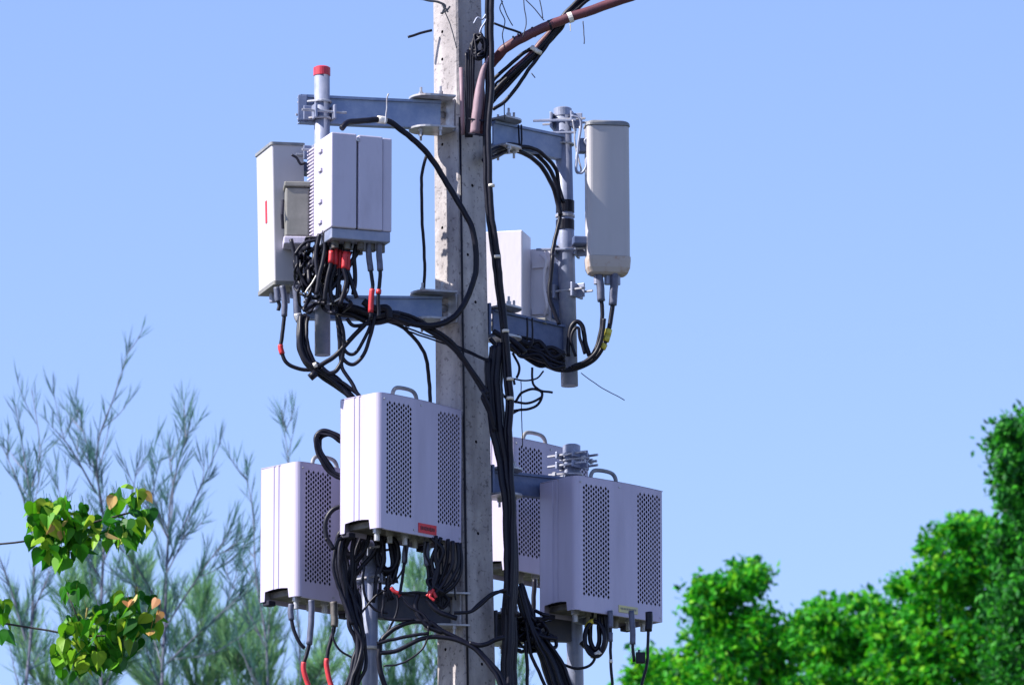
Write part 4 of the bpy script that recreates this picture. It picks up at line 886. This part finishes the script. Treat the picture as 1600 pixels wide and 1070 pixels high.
bushy_tree('large bright green tree at right with two rounded tops', [(1505, 850, 34), (1510, 830, 20), (1470, 890, 40), (1520, 890, 50), (1555, 870, 34), (1560, 850, 24), (1440, 930, 38), (1490, 950, 60), (1550, 930, 60), (1420, 975, 44), (1460, 1010, 60), (1530, 1010, 70), (1410, 1040, 50), (1470, 1070, 60), (1560, 1070, 70), (1600, 990, 60)],
           20, 0.037, 'bush_leaf', 14, 1490, [(-1.3, 0, 1.2), (-2.7, 0.3, 1.6), (-4, 0, 1.5)])
bushy_tree('tall dark green tree cut off by the right edge', [(1590, 668, 12), (1585, 690, 20), (1602, 720, 32), (1608, 770, 36), (1618, 820, 44), (1612, 870, 40), (1625, 930, 54), (1625, 1000, 60), (1588, 840, 26), (1586, 890, 28), (1584, 945, 30), (1586, 1000, 32), (1584, 1050, 36), (1580, 765, 18), (1590, 740, 24), (1660, 700, 50), (1670, 780, 70), (1680, 880, 80), (1620, 1070, 60)],
           17, 0.034, 'dark_leaf', 22, 1660, [(-1.0, 0.2, 0.9), (-2.2, 0, 1.2)])

# wispy casuarinas
def wispy_tree(label, limbs, Y, seed, m='wispy_leaf', dens=1.0, group='wispy grey-green trees at lower left', needle=(0.055, 0.12), nw=0.0019):
    """limbs: picture px polylines from the foot up to the tip, with spray length px at foot and tip"""
    rnd = random.Random(seed); f = P(limbs[0][0][0][0], 1070, Y); root = Vector((f.x, Y, 0))
    t = thing('wispy_tree', label, 'tree', root, 0, group)
    mesh_obj('trunk', MB().tube(smooth_pts([root, root + Vector((0.15, 0, f.z * 0.4)), root + Vector((0.0, 0, f.z * 0.75)), P(limbs[0][0][0][0], limbs[0][0][0][1], Y)], 4), [0.13 - 0.0085 * k for k in range(13)], 8), 'wispy_bark', t, True, smooth=True)
    wood = MB(); lv = MB(); sc = FPX / ((Y + 25) / math.cos(PITCH))
    def spray(p, d, L, dens_):
        """a branchlet: a thin stem with needles sweeping forward"""
        n = 5; pts = [p]; dd = d.copy()
        for k in range(n):
            dd = (dd + Vector((rnd.gauss(0, .1), rnd.gauss(0, .1), 0.10 + rnd.gauss(0, .08)))).normalized(); pts.append(pts[-1] + dd * L / n)
        wood.tube(pts, [0.0009 * (1 - k / (n + 1)) + 0.0005 for k in range(n + 1)], 3, cap=False)
        cnt = int(L / 0.010 * dens_)
        for k in range(cnt):
            u = (k + rnd.random()) / max(cnt, 1) * n * 0.99; i = int(u); q = pts[i].lerp(pts[i + 1], u - i); td = (pts[i + 1] - pts[i]).normalized()
            nd_ = (td + Vector((rnd.gauss(0, .22), rnd.gauss(0, .22), rnd.gauss(0.08, .16)))).normalized(); l = rnd.uniform(*needle)
            sd = nd_.cross(Vector((rnd.gauss(0, 1), rnd.gauss(0, 1), rnd.gauss(0, 1)))).normalized() * nw
            mid = q + nd_ * l * 0.55 + Vector((0, 0, 0.002))
            lv.add([q - sd * .6, q + sd * .6, mid + sd, mid - sd, q + nd_ * l + Vector((0, 0, l * 0.08))], [(0, 1, 2, 3), (3, 2, 4)])
    allb = []
    for pl, r0, s0, s1 in limbs:
        allb.append((pl, r0, s0 * 0.62, s1))
        pv = [Vector(p) for p in pl]
        for i in range(len(pv) - 1):
            seg = pv[i + 1] - pv[i]
            for k in range(max(1, int(seg.length / 55))):
                u = rnd.random(); q = pv[i].lerp(pv[i + 1], u); frac = (i + u) / (len(pv) - 1)
                a = math.atan2(seg.y, seg.x) + rnd.choice((-1, 1)) * rnd.uniform(0.28, 0.62); L = rnd.uniform(50, 120) * (1.05 - 0.66 * frac)
                e1 = q + Vector((math.cos(a), math.sin(a))) * L * 0.55; a += (-1.57 - a) * 0.25; e2 = e1 + Vector((math.cos(a), math.sin(a))) * L * 0.5
                allb.append(([tuple(q), tuple(e1), tuple(e2)], r0 * 0.3, s0 * 0.45, s1 * 0.75))
    limbs = allb
    for li, (pl, r0, s0, s1) in enumerate(limbs):
        yo = rnd.uniform(-0.35, 0.35) if li else 0.0
        pts = smooth_pts([P(x, y, Y + yo * min(1, k / 2) * 1.0) for k, (x, y) in enumerate(pl)], 8); m_ = len(pts)
        wood.tube(pts, [r0 * 0.6 * (1 - k / m_) ** 0.9 + 0.0010 for k in range(m_)], 5, cap=False)
        tot = sum((pts[i + 1] - pts[i]).length for i in range(m_ - 1)); cnt = int(tot / 0.022 * dens); sgn = 1
        for k in range(cnt):
            u = (k + rnd.random()) / cnt; i = min(int(u * (m_ - 1)), m_ - 2); p = pts[i].lerp(pts[i + 1], u * (m_ - 1) - i); td = (pts[i + 1] - pts[i]).normalized()
            az = rnd.uniform(0, 6.283); side = Vector((math.cos(az), math.sin(az) * 0.9, 0)); an = rnd.uniform(0.35, 0.8) * (1.0 if u < 0.8 else 0.6)
            d = (td * math.cos(an) + side * math.sin(an)).normalized(); L = (s0 + (s1 - s0) * u) / sc * rnd.uniform(0.5, 1.15)
            spray(p, d, L, 1.0 if u > 0.35 else 1.3)
        spray(pts[-1] - (pts[-1] - pts[-3]) * 0.5, (pts[-1] - pts[-3]).normalized(), s1 / sc, 1.0)
    mesh_obj('branches', wood, 'wispy_bark', t, True)
    mesh_obj('foliage', lv, m, t, True)
wispy_tree('wispy tree at the left edge with a forked thin top', [([(35, 1120), (50, 960), (52, 830), (42, 740), (25, 640)], .012, 90, 26), ([(50, 830), (30, 760), (5, 700)], .006, 60, 25), ([(50, 760), (62, 700), (50, 610)], .004, 30, 18), ([(40, 1000), (10, 900), (-30, 800)], .008, 90, 40)], 9.0, 1, dens=0.34)
wispy_tree('tallest wispy tree, its forked tip rising above the leafy branches', [([(158, 1120), (158, 950), (162, 820), (150, 740), (135, 690), (120, 640)], .012, 110, 24), ([(158, 800), (152, 700), (178, 620), (200, 550)], .006, 46, 16), ([(150, 770), (110, 700), (80, 665)], .006, 50, 26), ([(155, 900), (110, 830), (90, 760)], .007, 70, 40), ([(160, 880), (200, 790), (215, 730)], .006, 60, 30)], 10.0, 2, dens=0.36)
wispy_tree('bushy wispy tree left of the radio boxes with two plumed tops', [([(250, 1120), (258, 950), (262, 850), (270, 760), (298, 660)], .013, 120, 26), ([(265, 850), (270, 760), (262, 700)], .006, 50, 24), ([(262, 880), (300, 790), (345, 690)], .006, 70, 24), ([(258, 980), (310, 900), (360, 830)], .006, 90, 40), ([(258, 960), (210, 880), (180, 850)], .006, 90, 50), ([(256, 1040), (320, 980), (375, 930)], .006, 100, 50), ([(262, 840), (240, 780), (245, 740)], .005, 50, 30)], 9.5, 3, dens=0.48)
wispy_tree('wispy tree just behind the lower left radio box', [([(420, 1120), (415, 1000), (400, 900), (395, 800), (385, 745)], .009, 60, 24), ([(470, 1060), (462, 900), (455, 760), (440, 640)], .006, 60, 20), ([(415, 1010), (380, 940), (355, 900)], .006, 80, 30)], 10.5, 4, dens=0.34)
wispy_tree('soft green wispy tree along the bottom left edge', [([(90, 1160), (110, 1060), (130, 970), (150, 870)], .012, 130, 60), ([(100, 1130), (60, 1040), (30, 960)], .008, 120, 60), ([(110, 1130), (180, 1030), (220, 920)], .008, 120, 60)], 11.5, 5, 'wispy_green', 2.0)
wispy_tree('soft green wispy tree under the lower left radio box', [([(410, 1180), (415, 1070), (420, 980), (425, 900)], .012, 130, 60), ([(400, 1160), (370, 1070), (350, 1000)], .008, 110, 50), ([(420, 1160), (480, 1080), (510, 1010)], .008, 120, 60), ([(430, 1180), (540, 1100), (560, 1040)], .008, 100, 50)], 12.0, 6, 'wispy_green', 2.0)
wispy_tree('soft green wispy tree seen between the lower left pipe and the pole', [([(640, 1180), (645, 1080), (650, 980), (655, 900)], .010, 110, 50), ([(640, 1160), (610, 1060), (600, 980)], .006, 90, 40), ([(645, 1160), (680, 1060), (690, 960)], .006, 80, 40), ([(820, 1200), (815, 1120), (812, 1040)], .006, 60, 30)], 12.5, 7, 'wispy_green', 1.4)
wispy_tree('grey-green wispy tree filling the bottom between the two leafy sprays and the radios', [([(300, 1180), (305, 1080), (310, 1000), (320, 940)], .012, 130, 60), ([(300, 1150), (250, 1050), (230, 940)], .008, 120, 60), ([(310, 1100), (360, 1040), (380, 980)], .008, 120, 60)], 12.5, 8, 'wispy_green', 1.8)

# heart-leaved tree reaching in from the left
Yh = 2.0
def P2(px, py, dy=0): return P(px, py, Yh + dy)
hr = Vector((P2(-420, 1070).x, Yh, 0))
t = thing('heart_leaf_tree', 'broad-leaved branches reaching in from the left edge, two drooping leaf clusters with brown leaves', 'tree', hr)
top = P2(-420, 900)
mesh_obj('trunk', MB().tube(smooth_pts([hr, hr + Vector((0.05, 0, 2.2)), Vector((top.x, Yh, top.z - 1.5)), Vector((top.x, Yh, top.z + 0.5))], 4), [0.11 - 0.007 * k for k in range(13)], 10), 'bark', t, True, smooth=True)
wd = MB(); lv = MB(); wi = MB(); rnd = random.Random(8)
wd.tube(smooth_pts([P2(-420, 960), P2(-200, 900), P2(-60, 858), P2(40, 845), P2(100, 828), P2(160, 812), P2(205, 800)], 5), [max(0.0035, 0.018 * (0.88 ** k)) for k in range(31)], 7)
wd.tube(smooth_pts([P2(-420, 1020), P2(-200, 985), P2(-60, 968), P2(60, 982), P2(120, 992), P2(190, 990), P2(235, 965)], 5), [max(0.0035, 0.018 * (0.88 ** k)) for k in range(31)], 7)
wd.tube([P2(130, 985), P2(115, 950), P2(105, 925)], 0.0025, 5)
wd.tube([P2(150, 990), P2(150, 1030), P2(150, 1050)], 0.0025, 5)
HS = [(0, 0), (0.16, 0.10), (0.36, 0.08), (0.50, -0.12), (0.50, -0.34), (0.36, -0.62), (0.14, -0.90), (0, -1.15)]
def heart(b, c, s, rnd, droop=1.0):
    az = rnd.uniform(0, 6.283); tilt = rnd.uniform(-0.9, 0.9)
    mtx = Matrix.Rotation(az, 3, 'Z') @ Matrix.Rotation(tilt, 3, 'X') @ Matrix.Rotation(rnd.uniform(-.5, .5), 3, 'Y')
    fold = rnd.uniform(0.1, 0.6); curl = rnd.uniform(-0.4, 0.4); vs = []
    for sx in (1, -1):
        for x, z in HS: vs.append(c + mtx @ Vector((sx * x * s, (fold * x + curl * z * z) * s, z * s)))
    n = len(HS)
    fs = [(0, k, k + 1) for k in range(1, n - 1)] + [(0, n + k + 1, n + k) for k in range(1, n - 1)]
    # share the midrib so both halves are one island
    vs2 = vs[:n] + [vs[n + k] for k in range(1, n - 1)]
    f2 = [(0, k, k + 1) for k in range(1, n - 1)]
    mapi = lambda k: 0 if k == 0 else (n - 1 if k == n - 1 else n + k - 1)
    f2 += [(0, mapi(k + 1), mapi(k)) for k in range(1, n - 1)]
    b.add(vs2, f2)
    b.tube([c, c + Vector((rnd.uniform(-.012, .012), rnd.uniform(-.012, .012), 0.03))], 0.0009, 3, cap=False)
clusters = [((98, 832), 54, 48, 110), ((62, 800), 20, 18, 14), ((200, 805), 34, 42, 34), ((185, 840), 26, 14, 9), ((155, 1000), 64, 46, 115), ((215, 965), 42, 36, 44), ((110, 1030), 30, 28, 24), ((115, 935), 18, 18, 6), ((5, 975), 14, 30, 7), ((-60, 930), 60, 90, 45), ((-180, 900), 90, 110, 80), ((-330, 880), 110, 140, 120)]
for (cx, cy), rx, ry, n in clusters:
    for k in range(n):
        a = rnd.uniform(0, 6.283); q = rnd.random() ** 0.5
        heart(lv, P2(cx + math.cos(a) * rx * q, cy - 8 + math.sin(a) * ry * q, rnd.uniform(-0.11, 0.11)), rnd.uniform(0.040, 0.062), rnd)
for x, y, s in ((178, 775, .06), (228, 768, .055), (168, 832, .058), (212, 930, .07), (200, 940, .05), (245, 935, .05), (250, 955, .05), (80, 820, .045), (105, 815, .04), (95, 830, .04), (135, 950, .045), (235, 985, .045)):
    heart(wi, P2(x, y, -0.10), s * 0.72, rnd)
mesh_obj('branches', wd, 'bark', t, True, smooth=True)
mesh_obj('foliage', lv, 'heart_leaf', t, True)
mesh_obj('withered_leaves', wi, 'withered', t, True)
